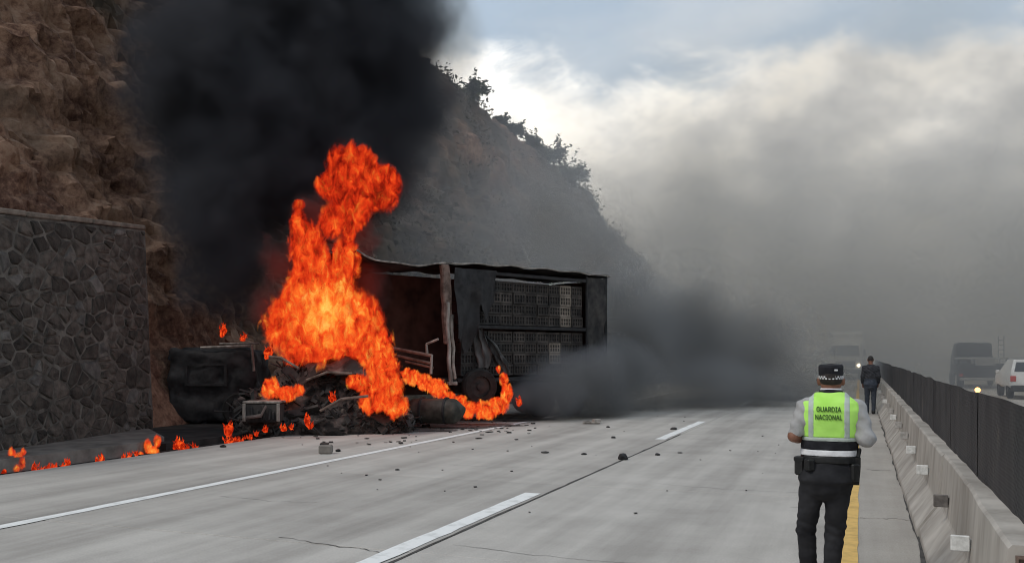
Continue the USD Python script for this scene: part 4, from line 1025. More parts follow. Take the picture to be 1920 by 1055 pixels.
obj('debris', moved(bx(-0.115, 0.115, -0.09, 0.09, 0, 0.15, 0.02), (p[0], p[1], 0.005), rz=22), M['ledge'], label='square grey block on the shoulder left of the white edge line', cat='debris')
p = on_ground(1109, 794)
obj('debris', cat(moved(bx(-0.22, 0.22, -0.12, 0.12, 0, 0.03, 0.006), (p[0], p[1], 0.03), rz=15, rx=6), moved(bx(-0.1, 0.1, -0.06, 0.06, 0, 0.07, 0.01), (p[0] + 0.12, p[1] + 0.05, 0.05), rz=50)), M['bare_metal'], label='flat light metal plate lying in the lane beyond the other debris', cat='debris')
bits = []
for k in range(150):
    px = rnd.uniform(560, 1010); py = rnd.uniform(786, 832) - (px - 780) * 0.03
    if rnd.random() < 0.45:
        px, py = rnd.uniform(640, 960), rnd.uniform(790, 812)
    q = on_ground(px, py); s_ = rnd.uniform(0.012, 0.05) * (1.6 if rnd.random() < 0.1 else 1)
    bits.append(moved(bx(-s_, s_, -s_ * 0.7, s_ * 0.5, 0, s_ * rnd.uniform(0.2, 0.6)), (q[0], q[1], 0.006), rz=rnd.uniform(0, 180), rx=rnd.uniform(-12, 12)))
for k in range(40):
    q = np.array([rnd.uniform(-8, -0.4), rnd.uniform(9, 27), 0.006]); s_ = rnd.uniform(0.006, 0.02)
    bits.append(moved(bx(-s_, s_, -s_, s_ * 0.6, 0, s_ * 0.6), q, rz=rnd.uniform(0, 180)))
obj('small_debris', cat(*bits), M['char2'], label='small burnt bits scattered over the road in front of the wreck', cat='debris', kind='stuff')
# soot and oil film spread around the wreck, and hairline cracks in the slabs
def blob_sheet(cx, cy, rx_, ry_, z, seed, rz=0.0, n=90):
    th = np.linspace(0, 2 * math.pi, n, endpoint=False)
    r_ = 0.62 + 0.75 * meshkit.fbm(np.c_[np.cos(th) * 2.2 + seed, np.sin(th) * 2.2, th * 0], 4, seed)
    x, y = np.cos(th) * rx_ * r_, np.sin(th) * ry_ * r_
    c, s = math.cos(math.radians(rz)), math.sin(math.radians(rz))
    v = np.vstack([[[cx, cy, z]], np.c_[cx + x * c - y * s, cy + x * s + y * c, np.full(n, z)]])
    i = np.arange(n)
    return v, np.stack([i * 0, i + 1, (i + 1) % n + 1], 1)


M['stain'] = surf('soot_film', (0.03, 0.028, 0.026), (0.13, 0.122, 0.115), 3.0, 0.8, 0.3)
for k, (px, py, rx_, ry_) in enumerate(((640, 804, 2.6, 0.75), (800, 797, 2.4, 0.8), (930, 786, 1.6, 0.7))):
    g = on_ground(px, py)
    obj('soot_stain', blob_sheet(g[0], g[1], rx_, ry_, 0.012 + 0.003 * k, 70 + k, TRZ - 52), M['stain'], label='dark soot and oil film on the concrete around the wreck', cat='stain', kind='stuff')


def crack(pts_, w, seed):
    v, f = [], []
    pts_ = np.asarray(pts_, float)
    t = np.linspace(0, 1, 40)
    x = np.interp(t, np.linspace(0, 1, len(pts_)), pts_[:, 0]); y = np.interp(t, np.linspace(0, 1, len(pts_)), pts_[:, 1])
    y = y + (meshkit.fbm(np.c_[t * 9, t * 0 + seed, t * 0], 3, seed) - 0.5) * 0.12
    ww = 0.6 * w * (0.3 + meshkit.noise(np.c_[t * 14, t * 0 + seed, t * 0], seed + 1))
    v = np.vstack([np.c_[x, y - ww, t * 0 + 0.0045], np.c_[x, y + ww, t * 0 + 0.0045]])
    i = np.arange(39)
    return v, np.stack([i, i + 1, i + 41, i + 40], 1)


cr = [crack([(-5.2, 7.33), (-4.5, 7.2), (-3.9, 7.1)], 0.012, 1), crack([(-3.5, 7.6), (-2.4, 7.45), (-1.2, 7.5)], 0.006, 2), crack([(-0.75, 10.9), (-0.4, 10.85), (-0.16, 10.8)], 0.012, 3), crack([(0.0, 10.42), (0.3, 10.5), (0.5, 10.46)], 0.013, 4),
      crack([(0.1, 14.9), (0.3, 14.8), (0.45, 14.9)], 0.02, 5), crack([(-7.4, 9.2), (-6.6, 9.1), (-6.0, 9.2)], 0.005, 6), crack([(-2.6, 12.2), (-1.5, 12.0), (-0.7, 12.1)], 0.006, 7), crack([(-6.8, 13.3), (-5.6, 13.1), (-4.2, 13.2)], 0.006, 8)]
for v, f in cr:
    obj('crack', (v, f), M['joint'], road)
obj('sealed_joint', stripe(-3.69, 0.035, 5.5, 20.0, 0.0052, 9), M['joint'], road)

# ------------------------------------------------------------------ vehicles in the smoke
M['truck_white'] = surf('dusty_white_paint', (0.72, 0.72, 0.71), (0.82, 0.82, 0.81), 2, 0.5, 0.05)
M['truck_dark'] = surf('dusty_dark_paint', (0.025, 0.028, 0.035), (0.06, 0.062, 0.07), 2, 0.5, 0.05)
M['car_white'] = surf('white_car_paint', (0.62, 0.62, 0.61), (0.74, 0.74, 0.73), 2, 0.35, 0.03, spec=0.5)
M['glass'] = mat('dark_window_glass', {'p': ('principled_bsdf', {'base_color': (0.02, 0.024, 0.028), 'roughness': 0.08, 'specular_ior_level': 0.6})}, surface='p.BSDF')
M['grey_metal'] = surf('light_grey_metal', (0.25, 0.25, 0.25), (0.38, 0.38, 0.37), 3, 0.5, 0.1)
M['black'] = surf('black_plastic', (0.012, 0.012, 0.012), (0.03, 0.03, 0.03), 5, 0.6, 0.2)
M['red_lamp'] = mat('red_tail_lamp', {'p': ('principled_bsdf', {'base_color': (0.45, 0.03, 0.015), 'roughness': 0.25})}, surface='p.BSDF')
M['headlamp'] = mat('lit_headlamp', {'e': ('emission', {'color': (1.0, 0.93, 0.8), 'strength': 9.0})}, surface='e.emission')
M['beacon'] = mat('lit_orange_lamp', {'e': ('emission', {'color': (1.0, 0.42, 0.10), 'strength': 7.0})}, surface='e.emission')
M['headliner'] = surf('clean_white_strip', (0.85, 0.85, 0.85), (0.9, 0.9, 0.9), 2, 0.5, 0.02)
bt = thing('box_truck', 'pale box truck approaching through the smoke with both headlights lit', 'truck', (-1.0, 69.0, 0.0))
obj('cab', cat(bx(-1.15, 1.15, 0.0, 2.0, 0.55, 1.62, 0.08), trimesh.convex.convex_hull(np.vstack([bx(-1.12, 1.12, 0.05, 2.0, 1.5, 1.64).vertices, bx(-1.02, 1.02, 0.45, 2.0, 2.5, 2.58).vertices]))), M['truck_white'], bt)
obj('windscreen', trimesh.convex.convex_hull(np.array([(-1.0, 0.03, 1.68), (1.0, 0.03, 1.68), (-0.92, 0.37, 2.42), (0.92, 0.37, 2.42), (-1.0, 0.08, 1.68), (1.0, 0.08, 1.68), (-0.92, 0.42, 2.42), (0.92, 0.42, 2.42)])), M['glass'], bt)
obj('cargo_box', bx(-1.24, 1.24, 2.05, 8.2, 0.95, 3.42, 0.05), M['truck_white'], bt)
obj('bumper', bx(-1.18, 1.18, -0.12, 0.0, 0.42, 0.72, 0.03), M['black'], bt)
obj('grille', bx(-0.7, 0.7, -0.03, 0.01, 0.85, 1.3, 0.01), M['black'], bt)
obj('roof_edge', bx(-1.22, 1.22, 1.98, 2.046, 3.20, 3.46, 0.02), M['headliner'], bt, label='white strip along the top front edge of the cargo box')
for s in (-1, 1):
    obj('headlight', moved(trimesh.creation.cylinder(0.12, 0.06, sections=18), (s * 0.92, -0.02, 1.0), rx=90), M['headlamp'], bt)
    obj('mirror', bx(s * 1.32 - 0.08, s * 1.32 + 0.08, 0.25, 0.33, 1.7, 2.15, 0.02), M['black'], bt)


def wheel_x(t, c, r, wd, m=None):
    prof_ = np.array([(r * 0.58, -wd / 2), (r * 0.9, -wd / 2), (r, -wd * 0.32), (r, wd * 0.32), (r * 0.9, wd / 2), (r * 0.58, wd / 2), (r * 0.58, -wd / 2)])
    a = moved(trimesh.creation.revolve(prof_, sections=26), ry=90); a.apply_translation(c)
    b = moved(cat(trimesh.creation.cylinder(r * 0.57, wd * 0.5, sections=20), trimesh.creation.cylinder(r * 0.2, wd * 0.8, sections=12)), ry=90); b.apply_translation(c)
    w_ = obj('wheel', a, M['rubber'], t, smooth=40)
    obj('rim', b, m or M['grey_metal'], w_, smooth=40)


for s in (-1, 1):
    wheel_x(bt, (s * 1.0, 0.9, 0.46), 0.46, 0.26); wheel_x(bt, (s * 1.0, 6.6, 0.46), 0.46, 0.26)
st = thing('service_truck', 'dark stake-bed truck seen from behind on the far carriageway, dimmed by smoke', 'truck', (6.05, 53.5, 0.0))
obj('tailgate', cat(bx(-1.2, 1.2, 0, 0.06, 0.55, 1.3, 0.02), bx(-1.2, -1.1, -0.03, 0.0, 0.55, 1.6), bx(1.1, 1.2, -0.03, 0, 0.55, 1.6), bx(0.35, 0.42, -0.03, 0, 0.55, 1.3)), M['truck_dark'], st)
obj('bed', bx(-1.2, 1.2, 0.06, 4.0, 0.75, 1.25, 0.03), M['truck_dark'], st)
obj('rack', cat(bx(-1.22, 1.22, -0.05, 0.05, 1.52, 1.62, 0.015), bx(-0.35, 0.6, -0.04, 0.03, 1.18, 1.52, 0.01), bx(-1.2, 1.2, 1.9, 1.98, 1.52, 1.6), bx(-1.2, -1.14, 0, 1.95, 1.53, 1.59), bx(1.14, 1.2, 0, 1.95, 1.53, 1.59), *[bx(x - 0.03, x + 0.03, -0.02, 0.02, 1.25, 1.55) for x in (-1.1, -0.5, 0.8, 1.1)]), M['grey_metal'], st, label='light grey rack bars across the back')
obj('cab', trimesh.convex.convex_hull(np.vstack([bx(-1.0, 1.0, 4.2, 6.3, 0.6, 1.6).vertices, bx(-0.85, 0.85, 4.4, 5.9, 2.35, 2.42).vertices])), M['truck_dark'], st)
obj('load', moved(nets(lambda p: np.linalg.norm(np.maximum(np.abs(p - [0, 0, 0.35]) - [0.75, 0.9, 0.28], 0), axis=1) - 0.10 + 0.15 * (meshkit.fbm(p * 2, 3, 6) - 0.5), (-1, -1.2, -0.2), (1, 1.2, 0.9), 0.08), (-0.3, 1.9, 1.68)), M['black'], st, smooth=40, label='dark tarpaulin covered load')
obj('ladder', cat(bx(0.78, 0.82, 0.5, 0.56, 1.6, 2.75), bx(1.04, 1.08, 0.5, 0.56, 1.6, 2.75), *[bx(0.82, 1.04, 0.51, 0.55, z_, z_ + 0.04) for z_ in np.arange(1.75, 2.7, 0.25)]), M['grey_metal'], st)
for s in (-1, 1):
    obj('tail_light', bx(s * 1.02 - 0.09, s * 1.02 + 0.09, -0.04, -0.031, 0.62, 0.75), M['red_lamp'], st)
    wheel_x(st, (s * 0.98, 0.9, 0.42), 0.42, 0.3); wheel_x(st, (s * 0.98, 5.4, 0.42), 0.42, 0.26)
obj('bumper', bx(-1.1, 1.1, -0.14, -0.035, 0.40, 0.54, 0.02), M['grey_metal'], st)
wc = thing('white_car', 'white car at the right picture border with a red tail light', 'car', (6.45, 40.6, 0.0))
bod = trimesh.convex.convex_hull(np.vstack([bx(-0.9, 0.9, 0.0, 4.3, 0.42, 0.9, 0.10).vertices, bx(-0.84, 0.84, 0.06, 4.2, 0.98, 1.02).vertices]))
obj('body', bod, M['car_white'], wc, smooth=35)
obj('cabin', trimesh.convex.convex_hull(np.vstack([bx(-0.82, 0.82, 0.3, 3.4, 1.0, 1.06).vertices, bx(-0.66, 0.66, 0.75, 2.4, 1.5, 1.56).vertices])), M['car_white'], wc, smooth=35)
obj('rear_window', trimesh.convex.convex_hull(np.array([(x, y, z_) for x, y, z_ in ((-0.7, 0.34, 1.08), (0.7, 0.34, 1.08), (-0.58, 0.66, 1.46), (0.58, 0.66, 1.46), (-0.7, 0.31, 1.08), (0.7, 0.31, 1.08), (-0.58, 0.63, 1.46), (0.58, 0.63, 1.46))])), M['glass'], wc)
obj('bumper', bx(-0.88, 0.88, -0.08, 0.0, 0.30, 0.55, 0.03), M['black'], wc)
obj('plate', bx(-0.2, 0.2, -0.095, -0.082, 0.4, 0.5), M['grey_metal'], wc)
for s in (-1, 1):
    obj('tail_light', bx(s * 0.78 - 0.10, s * 0.78 + 0.10, -0.03, 0.06, 0.70, 0.92, 0.015), M['red_lamp'], wc)
    obj('mirror', bx(s * 0.98 - 0.08, s * 0.98 + 0.08, 2.7, 2.8, 0.98, 1.12, 0.03), M['car_white'], wc)
    wheel_x(wc, (s * 0.78, 0.85, 0.33), 0.33, 0.22); wheel_x(wc, (s * 0.78, 3.4, 0.33), 0.33, 0.22)
lp_ = on_ground(1833, 741)
lamp = thing('warning_lamp', 'small glowing orange warning lamp beyond the black fence', 'lamp', (lp_[0], lp_[1], -0.02))
obj('base', cat(bx(-0.2, 0.2, -0.2, 0.2, 0, 0.05, 0.01), trimesh.creation.cone(0.15, 0.25, sections=16)), M['black'], lamp)
obj('lamp_globe', moved(trimesh.creation.icosphere(2, 0.11), (0, 0, 0.26)), M['beacon'], lamp, smooth=True)

# ------------------------------------------------------------------ people
def cloth(name, c1, c2, **k):
    return surf(name, c1, c2, k.pop('scale', 14.0), k.pop('rough', 0.9), k.pop('bump', 0.35), bdist=0.006, **k)


M['skin'] = surf('brown_skin', (0.15, 0.065, 0.04), (0.24, 0.115, 0.075), 14, 0.55, 0.15, bdist=0.003)
M['hair'] = surf('short_black_hair', (0.012, 0.010, 0.009), (0.04, 0.032, 0.028), 60, 0.7, 0.6, bdist=0.004)
M['vest'] = cloth('lime_vest', (0.40, 0.78, 0.12), (0.52, 0.92, 0.19), scale=5.0)
M['silver'] = cloth('silver_tape', (0.36, 0.41, 0.37), (0.48, 0.53, 0.49), rough=0.5)
M['vest_print'] = cloth('dark_green_print', (0.03, 0.07, 0.02), (0.06, 0.12, 0.035))
M['shirt'] = cloth('grey_shirt', (0.27, 0.265, 0.26), (0.40, 0.395, 0.39), scale=6.0)
M['white_cloth'] = cloth('white_band', (0.6, 0.6, 0.62), (0.75, 0.75, 0.76))
M['trousers'] = cloth('black_trousers', (0.010, 0.010, 0.012), (0.026, 0.026, 0.029), scale=7.0)
M['navy'] = cloth('black_cap_cloth', (0.008, 0.008, 0.011), (0.022, 0.022, 0.026))
M['leather'] = surf('black_leather', (0.008, 0.008, 0.008), (0.02, 0.02, 0.02), 20, 0.45, 0.3, bdist=0.004)
M['dark_jacket'] = cloth('dark_jacket', (0.02, 0.021, 0.025), (0.05, 0.05, 0.056))
M['jeans'] = cloth('dark_blue_trousers', (0.025, 0.032, 0.045), (0.06, 0.07, 0.09))

Zk = np.array([0.60, 0.76, 0.86, 0.98, 1.08, 1.18, 1.28, 1.36, 1.415, 1.455, 1.50])
Ak = np.array([0.170, 0.183, 0.186, 0.176, 0.168, 0.172, 0.185, 0.190, 0.165, 0.105, 0.062])
Bk = np.array([0.120, 0.128, 0.132, 0.124, 0.122, 0.120, 0.122, 0.115, 0.095, 0.074, 0.060])
Ck = np.array([-0.01, -0.02, -0.02, 0.005, 0.012, 0.008, -0.005, -0.012, -0.014, -0.010, 0.0])


def torso(p, grow=0.0, z0=0.8, z1=1.48, tilt=0.03):
    z = p[:, 2]
    a, b, c = np.interp(z, Zk, Ak) + grow, np.interp(z, Zk, Bk) + grow, np.interp(z, Zk, Ck)
    cx = (z - 0.95) * tilt * 0.6
    q = ((np.abs(p[:, 0] - cx) / a) ** 2.4 + (np.abs(p[:, 1] - c) / b) ** 2.4) ** (1 / 2.4)
    return np.maximum((q - 1) * np.minimum(a, b) * 0.85, np.maximum(z0 - z, z - z1 - grow))


def chain(p, pts_, rs, k=0.02):
    f = None
    for a, b, ra, rb in zip(pts_[:-1], pts_[1:], rs[:-1], rs[1:]):
        e = capsule(p, a, b, ra, rb)
        f = e if f is None else smin(f, e, k)
    return f


def hand(s, wrist, pd, name_p):
    """A hand at the wrist, palm along pd; s = -1 left, 1 right. Returns an SDF of palm, four fingers and thumb."""
    w = np.asarray(wrist, float); pd = np.asarray(pd, float); pd = pd / np.linalg.norm(pd)
    side = np.array([0, 0, 1.0]) - pd * pd[2]; side /= np.linalg.norm(side)          # thumb side up
    nrm = np.cross(pd, side) * s
    def f(p):
        out = None
        for k in range(4):
            o = (1.5 - k) * 0.019
            kn = w + pd * 0.085 + side * o
            e = capsule(p, w + pd * 0.012 + side * o * 0.6, kn, 0.014, 0.0125)
            out = e if out is None else smin(out, e, 0.016)
        for k, ln in enumerate((0.068, 0.076, 0.070, 0.055)):
            o = (1.5 - k) * 0.0205
            a = w + pd * 0.085 + side * o
            b = a + (pd * 0.85 - nrm * 0.5) * ln * 0.5
            c = b + (pd * 0.35 - nrm * 0.95) * ln * 0.35
            d = c + (-pd * 0.25 - nrm * 0.95) * ln * 0.28
            out = smin(out, np.minimum(np.minimum(capsule(p, a, b, 0.0095, 0.0085), capsule(p, b, c, 0.0085, 0.008)), capsule(p, c, d, 0.008, 0.007)), 0.004)
        a = w + pd * 0.025 + side * 0.026
        b = a + (pd * 0.6 + side * 0.8) * 0.036
        c = b + (pd * 0.8 + side * 0.35 - nrm * 0.3) * 0.030
        return smin(out, np.minimum(capsule(p, a, b, 0.013, 0.010), capsule(p, b, c, 0.010, 0.0085)), 0.008)
    return f


def make_person(t, J, o):
    """t: the Xform; J: joints; o: outfit materials. Local x right, y ahead, z up."""
    hx, hy, hz = J['head']
    hc_ = np.array([hx, hy, hz])
    hands = [hand(s, J['wrist'][i], J['palm'][i], '') for i, s in enumerate((-1, 1))]

    def head(p):
        f = smin(ellip(p, hc_ + [0, 0.0, 0.03], (0.077, 0.094, 0.092)), ellip(p, hc_ + [0, 0.025, -0.045], (0.060, 0.070, 0.070)), 0.03)
        f = smin(f, ellip(p, hc_ + [0, 0.105, -0.012], (0.013, 0.020, 0.026)), 0.012)        # nose
        f = smin(f, ellip(p, hc_ + [0, 0.088, -0.055], (0.024, 0.012, 0.009)), 0.008)        # mouth
        f = smin(f, ellip(p, hc_ + [0, 0.082, -0.088], (0.022, 0.018, 0.018)), 0.02)         # chin
        for s in (-1, 1):
            f = smin(f, ellip(p, hc_ + [s * 0.030, 0.088, 0.030], (0.026, 0.010, 0.008)), 0.01)   # brow
            f = np.minimum(f, ellip(p, hc_ + [s * 0.030, 0.078, 0.012], (0.014, 0.012, 0.009)))    # eye
            f = smin(f, ellip(p, hc_ + [s * 0.083, -0.004, 0.0], (0.013, 0.022, 0.034)), 0.008)    # ear
        return f

    def body(p):
        f = smin(head(p), capsule(p, hc_ + [0, -0.02, -0.04], (hx * 0.8, -0.012, 1.40), 0.056, 0.066), 0.03)
        f = smin(f, torso(p, -0.022, 0.93, 1.46), 0.04)
        f = smin(f, capsule(p, J['hip'][0], J['hip'][1], 0.075, 0.075), 0.04)
        for i in (0, 1):
            S, E_, W_ = J['shoulder'][i], J['elbow'][i], J['wrist'][i]
            f = smin(f, chain(p, [S, E_], [0.052, 0.042]), 0.03)
            mid = np.asarray(E_) * 0.7 + np.asarray(W_) * 0.3
            f = smin(f, chain(p, [E_, mid, W_], [0.041, 0.043, 0.028]), 0.015)
            f = smin(f, hands[i](p), 0.008)
            f = smin(f, chain(p, [J['hip'][i], J['knee'][i], J['ankle'][i]], [0.072, 0.048, 0.038]), 0.03)
        return f
    # hands and head finely, the rest of the body in one surface
    obj('body', nets(body, (-0.36, -0.22, 0.06), (0.36, 0.42, hz + 0.14), 0.0095), o['skin'], t, smooth=True)
    rng_ = lambda p: meshkit.fbm(p * 11, 3, 7) - 0.5

    def shirt(p):
        f = torso(p, 0.004, 1.015, 1.462)
        for i in (0, 1):
            S, E_ = np.asarray(J['shoulder'][i]), np.asarray(J['elbow'][i])
            W_ = np.asarray(J['wrist'][i])
            end = S + (E_ - S) * J['sleeve'][i] if J['sleeve'][i] <= 1 else E_
            f = smin(f, capsule(p, S, end, 0.060, 0.050), 0.035)
            if J['sleeve'][i] > 1:
                f = smin(f, capsule(p, E_, E_ + (W_ - E_) * (J['sleeve'][i] - 1), 0.056, 0.050), 0.02)
        return f - 0.004 + 0.022 * rng_(p) + 0.004 * np.sin(p[:, 2] * 70 + p[:, 0] * 55)
    obj('shirt', nets(shirt, (-0.38, -0.24, 0.9), (0.38, 0.4, 1.5), 0.010), o['shirt'], t, smooth=True)

    def legs(p):
        f = torso(p, 0.010, 0.86, 1.03)
        hm_ = (np.asarray(J['hip'][0]) + J['hip'][1]) / 2
        f = smin(f, ellip(p, hm_ + [0, -0.02, 0.02], (0.165, 0.135, 0.15)), 0.05)
        for i in (0, 1):
            f = smin(f, chain(p, [J['hip'][i], J['knee'][i], np.asarray(J['ankle'][i]) + [0, 0, -0.02]], [0.094, 0.066, 0.056]), 0.018)
        fold = 0.020 * (meshkit.fbm(p * np.array([9, 9, 17]), 3, 17) - 0.5) + 0.005 * np.sin(p[:, 2] * 95 + p[:, 0] * 40) * np.exp(-((p[:, 2] - J['knee'][0][2]) / 0.06) ** 2)
        return np.maximum(f + fold, 0.045 - p[:, 2])
    obj('trousers', nets(legs, (-0.34, -0.30, 0.03), (0.30, 0.34, 1.06), 0.011), o['trousers'], t, smooth=True)
    for i in (0, 1):
        a = np.asarray(J['ankle'][i])
        sh = lambda p, a=a: np.maximum(smin(capsule(p, [a[0], a[1] - 0.03, 0.05], [a[0], a[1] + 0.15, 0.038], 0.048, 0.040), capsule(p, [a[0], a[1] - 0.01, 0.05], [a[0], a[1] - 0.01, 0.11], 0.045, 0.045), 0.03), 0.004 - p[:, 2])
        obj('shoe', nets(sh, a + [-0.09, -0.14, -0.2], a + [0.09, 0.26, 0.1], 0.012), o['shoe'], t, smooth=True)
    hairf = lambda p: np.maximum(np.maximum(ellip(p, hc_ + [0, -0.006, 0.032], (0.081, 0.098, 0.096)), (p[:, 1] - hc_[1]) - 0.05 - (p[:, 2] - hc_[2]) * 0.4), -(p[:, 2] - hc_[2] + 0.045 - 0.3 * (p[:, 1] - hc_[1])))
    obj('hair', nets(hairf, hc_ + [-0.1, -0.12, -0.12], hc_ + [0.1, 0.12, 0.14], 0.008), o['hair'], t, smooth=True)
    return hc_


guard = thing('person', 'person in a lime reflective vest, grey shirt, black trousers and cap, seen from behind', 'person', (-0.205, 6.88, 0.0))
J = {'head': (0.012, 0.012, 1.562), 'shoulder': [(-0.158, -0.012, 1.378), (0.184, -0.012, 1.372)], 'elbow': [(-0.236, -0.080, 1.168), (0.250, -0.075, 1.165)], 'wrist': [(-0.165, 0.150, 1.135), (0.150, 0.160, 1.14)],
     'palm': [(0.75, 0.62, 0.1), (-0.75, 0.62, 0.1)], 'sleeve': [0.90, 1.12], 'hip': [(-0.112, -0.005, 0.84), (0.066, -0.01, 0.84)], 'knee': [(-0.156, 0.02, 0.50), (0.038, 0.0, 0.50)], 'ankle': [(-0.138, 0.09, 0.09), (0.008, -0.10, 0.10)]}
hc_ = make_person(guard, J, {'skin': M['skin'], 'shirt': M['shirt'], 'trousers': M['trousers'], 'shoe': M['leather'], 'hair': M['hair']})
wr = lambda p: 0.016 * (meshkit.fbm(p * np.array([8, 8, 6]), 3, 23) - 0.5)
neckhole = lambda p: np.hypot((p[:, 0] - 0.012) / 1.15, p[:, 1] - 0.03) - 0.088
armhole = lambda p: np.minimum(np.hypot(p[:, 1] + 0.01, (p[:, 2] - 1.335) / 1.5) - 0.0 , 9)


def vest_outer(p, g):
    f = torso(p, g, 1.02, 1.46)
    side = np.abs(p[:, 0] - 0.012) - (0.178 + g * 0.4)                # open at the arms
    return np.maximum(f + wr(p), np.where(p[:, 2] > 1.2, side, side - 0.03))


def shell(z0, z1, g, th=0.016, xlo=None, xhi=None, back=False):
    def f(p):
        q = np.maximum(vest_outer(p, g), -(torso(p, g - th, 0.9, 1.46) + wr(p)))
        q = np.maximum(q, np.maximum(z0(p) if callable(z0) else z0 - p[:, 2], p[:, 2] - z1))
        q = np.maximum(q, -neckhole(p))
        if xlo is not None:
            q = np.maximum(q, np.maximum(xlo - p[:, 0], p[:, 0] - xhi))
        return q
    return nets(f, (-0.26, -0.2, 1.0), (0.28, 0.2, 1.52), 0.0075)


V = tag(UsdGeom.Xform.Define(stage, path_for('vest', guard)))
obj('lime_cloth', shell(1.168, 1.50, 0.024), M['vest'], V, smooth=True)
obj('silver_band', shell(1.142, 1.170, 0.026), M['silver'], V, smooth=True)
obj('black_band', shell(1.078, 1.143, 0.025), M['navy'], V, smooth=True)
obj('silver_band', shell(1.036, 1.079, 0.026), M['white_cloth'], V, smooth=True)
for xa in (-0.138, 0.100):
    obj('silver_stripe', shell(1.165, 1.50, 0.0265, 0.018, xa, xa + 0.042), M['silver'], V, smooth=True)
# lettering on the back of the vest
def on_back(x, z, g=0.0285):
    lo, hi = np.full(len(x), -0.4), np.full(len(x), 0.0)
    for _ in range(26):
        mid = (lo + hi) / 2
        p = np.c_[x, mid, z]
        ins = torso(p, g, 0.9, 1.46) + wr(p) < 0
        hi = np.where(ins, mid, hi); lo = np.where(ins, lo, mid)
    return lo


for text, zt, hgt, wid in (('GUARDIA', 1.352, 0.034, 0.165), ('NACIONAL', 1.296, 0.034, 0.180)):
    tm = meshkit.text_mesh(text, hgt, 0.002, bold=True)
    tm = tm.subdivide_to_size(0.02)
    v = np.array(tm.vertices)
    s_ = wid / np.ptp(v[:, 0])
    x = (v[:, 0] - v[:, 0].min()) * s_ - wid / 2 + 0.002
    z = zt + v[:, 1]
    y = on_back(x, z) - 0.001 - v[:, 2]
    obj('lettering', trimesh.Trimesh(np.c_[x, y, z], tm.faces, process=False), M['vest_print'], V)
obj('collar', nets(lambda p: np.maximum(np.maximum(np.abs(np.hypot(p[:, 0] - 0.012, p[:, 1] + 0.002) - (0.072 + (1.495 - p[:, 2]) * 0.30)) - 0.008, p[:, 2] - 1.497 + 0.10 * (p[:, 1])), 1.44 - p[:, 2]), (-0.13, -0.13, 1.42), (0.15, 0.13, 1.53), 0.006), M['navy'], guard, smooth=True)
obj('collar_band', nets(lambda p: np.maximum(np.maximum(np.abs(np.hypot(p[:, 0] - 0.012, p[:, 1] + 0.002) - 0.066) - 0.006, p[:, 2] - 1.513), 1.485 - p[:, 2]), (-0.1, -0.1, 1.47), (0.12, 0.1, 1.53), 0.005), M['white_cloth'], guard, smooth=True)
# cap: band, crown, chequered strip, peak, badge
K = tag(UsdGeom.Xform.Define(stage, path_for('cap', guard)))
def ell_ring(z0, z1, a0, b0, a1, b1, n=36, cap=True, tilt=0.0):
    th = np.arange(n) / n * 2 * math.pi
    v = np.vstack([np.c_[hc_[0] + np.cos(th) * a0, hc_[1] + np.sin(th) * b0, z0 + np.sin(th) * tilt], np.c_[hc_[0] + np.cos(th) * a1, hc_[1] + np.sin(th) * b1, z1 + np.sin(th) * tilt], [[hc_[0], hc_[1], z0]], [[hc_[0], hc_[1], z1 + 0.004]]])
    f = []
    for i in range(n):
        j = (i + 1) % n
        f += [(i, j, n + j), (i, n + j, n + i), (2 * n + 1, n + i, n + j), (2 * n, j, i)]
    return trimesh.Trimesh(v, f, process=False)
obj('crown', cat(ell_ring(1.605, 1.664, 0.0835, 0.100, 0.086, 0.104, tilt=0.004), ell_ring(1.664, 1.680, 0.086, 0.104, 0.078, 0.096, tilt=0.004)), M['navy'], K, smooth=40)
obj('hat_band', ell_ring(1.580, 1.606, 0.0842, 0.101, 0.0848, 0.1015, tilt=0.006), M['navy'], K, smooth=40)
ck = []
for r in range(2):
    for i in range(44):
        if (i + r) % 2 == 0:
            th = np.array([i, i + 1]) / 44 * 2 * math.pi
            z0 = 1.5815 + r * 0.012
            a = np.array([[hc_[0] + math.cos(q) * 0.0862 * k, hc_[1] + math.sin(q) * 0.1032 * k, z + math.sin(q) * 0.006] for q in th for z in (z0, z0 + 0.0115) for k in (0.985, 1.0)])
            ck.append(trimesh.convex.convex_hull(a))
obj('chequered_band', cat(*ck), M['white_cloth'], K)
pk = np.linspace(0.15, math.pi - 0.15, 16)
pv = np.vstack([np.c_[hc_[0] + np.cos(pk) * 0.083, hc_[1] + np.sin(pk) * 0.1, 1.588 + pk * 0], np.c_[hc_[0] - 0.004 + np.cos(pk) * 0.102, hc_[1] + 0.012 + np.sin(pk) * 0.155, 1.572 - 0.012 * np.sin(pk)]])
i = np.arange(15); pf = np.stack([i, i + 1, i + 17, i + 16], 1)
obj('peak', (np.vstack([pv, pv - [0, 0, 0.004]]), np.vstack([pf, pf[:, ::-1] + 32])), M['leather'], K)
obj('badge', moved(bx(-0.012, 0.012, -0.004, 0.004, -0.006, 0.006, 0.002), (hc_[0] + 0.037, hc_[1] - 0.0945, 1.642), rz=20), M['white_cloth'], K)
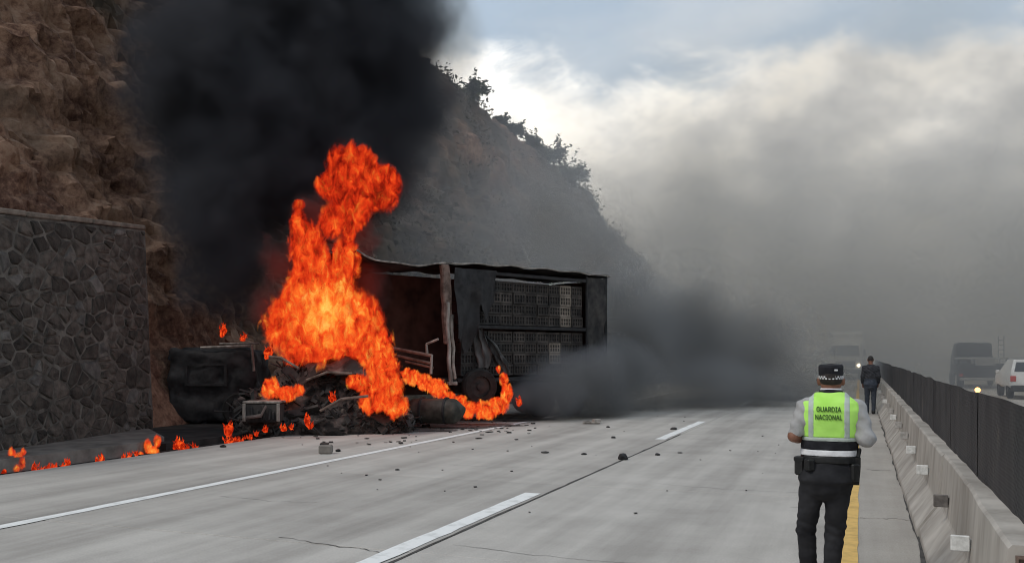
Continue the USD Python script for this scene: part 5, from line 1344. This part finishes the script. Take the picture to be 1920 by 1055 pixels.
# belt and what hangs on it
B_ = tag(UsdGeom.Xform.Define(stage, path_for('belt', guard)))
obj('belt_strap', nets(lambda p: np.maximum(np.maximum(torso(p, 0.024, 0.9, 1.2), -torso(p, 0.008, 0.9, 1.2)), np.maximum(0.985 - p[:, 2], p[:, 2] - 1.034)), (-0.24, -0.18, 0.96), (0.24, 0.18, 1.06), 0.009), M['leather'], B_, smooth=40)
obj('pouch', moved(bx(-0.035, 0.035, -0.04, 0.04, -0.075, 0.05, 0.012), (-0.192, -0.045, 0.965), rz=-15), M['leather'], B_)
obj('pouch', moved(bx(-0.028, 0.028, -0.035, 0.035, -0.045, 0.04, 0.010), (-0.128, -0.128, 0.975), rz=30), M['leather'], B_)
obj('pouch_flap', moved(bx(-0.038, 0.038, -0.043, 0.043, 0.02, 0.056, 0.008), (-0.193, -0.045, 0.967), rz=-15), M['leather'], B_)
hol = moved(trimesh.convex.convex_hull(np.vstack([bx(-0.028, 0.028, -0.045, 0.045, -0.02, 0.045).vertices, bx(-0.02, 0.02, -0.025, 0.025, -0.15, -0.13).vertices])), (0.178, -0.03, 0.985), rz=8)
obj('holster', hol, M['leather'], B_)
obj('holster', moved(bx(-0.03, 0.03, -0.035, 0.035, -0.095, 0.03, 0.012), (0.168, -0.085, 0.96), rz=25), M['leather'], B_, label='square black pouch at the right hip')
obj('grip', moved(bx(-0.014, 0.014, -0.022, 0.022, 0, 0.075, 0.008), (0.192, -0.045, 1.02), rx=-20, ry=10), M['black'], B_)

by = thing('person', 'person in dark clothes standing far off beside the barrier, blurred by smoke', 'person', (0.30, 28.9, 0.0), 0)
J2 = {'head': (0.0, 0.012, 1.60), 'shoulder': [(-0.178, -0.012, 1.375), (0.178, -0.012, 1.375)], 'elbow': [(-0.225, -0.035, 1.12), (0.225, -0.03, 1.12)], 'wrist': [(-0.215, 0.07, 0.89), (0.205, 0.10, 0.90)],
      'palm': [(0.1, 0.2, -1), (-0.1, 0.2, -1)], 'sleeve': [1.9, 1.9], 'hip': [(-0.09, -0.005, 0.83), (0.09, -0.01, 0.83)], 'knee': [(-0.095, 0.02, 0.47), (0.085, 0.0, 0.47)], 'ankle': [(-0.10, 0.03, 0.09), (0.08, -0.03, 0.09)]}
make_person(by, J2, {'skin': M['skin'], 'shirt': M['dark_jacket'], 'trousers': M['jeans'], 'shoe': M['leather'], 'hair': M['hair']})
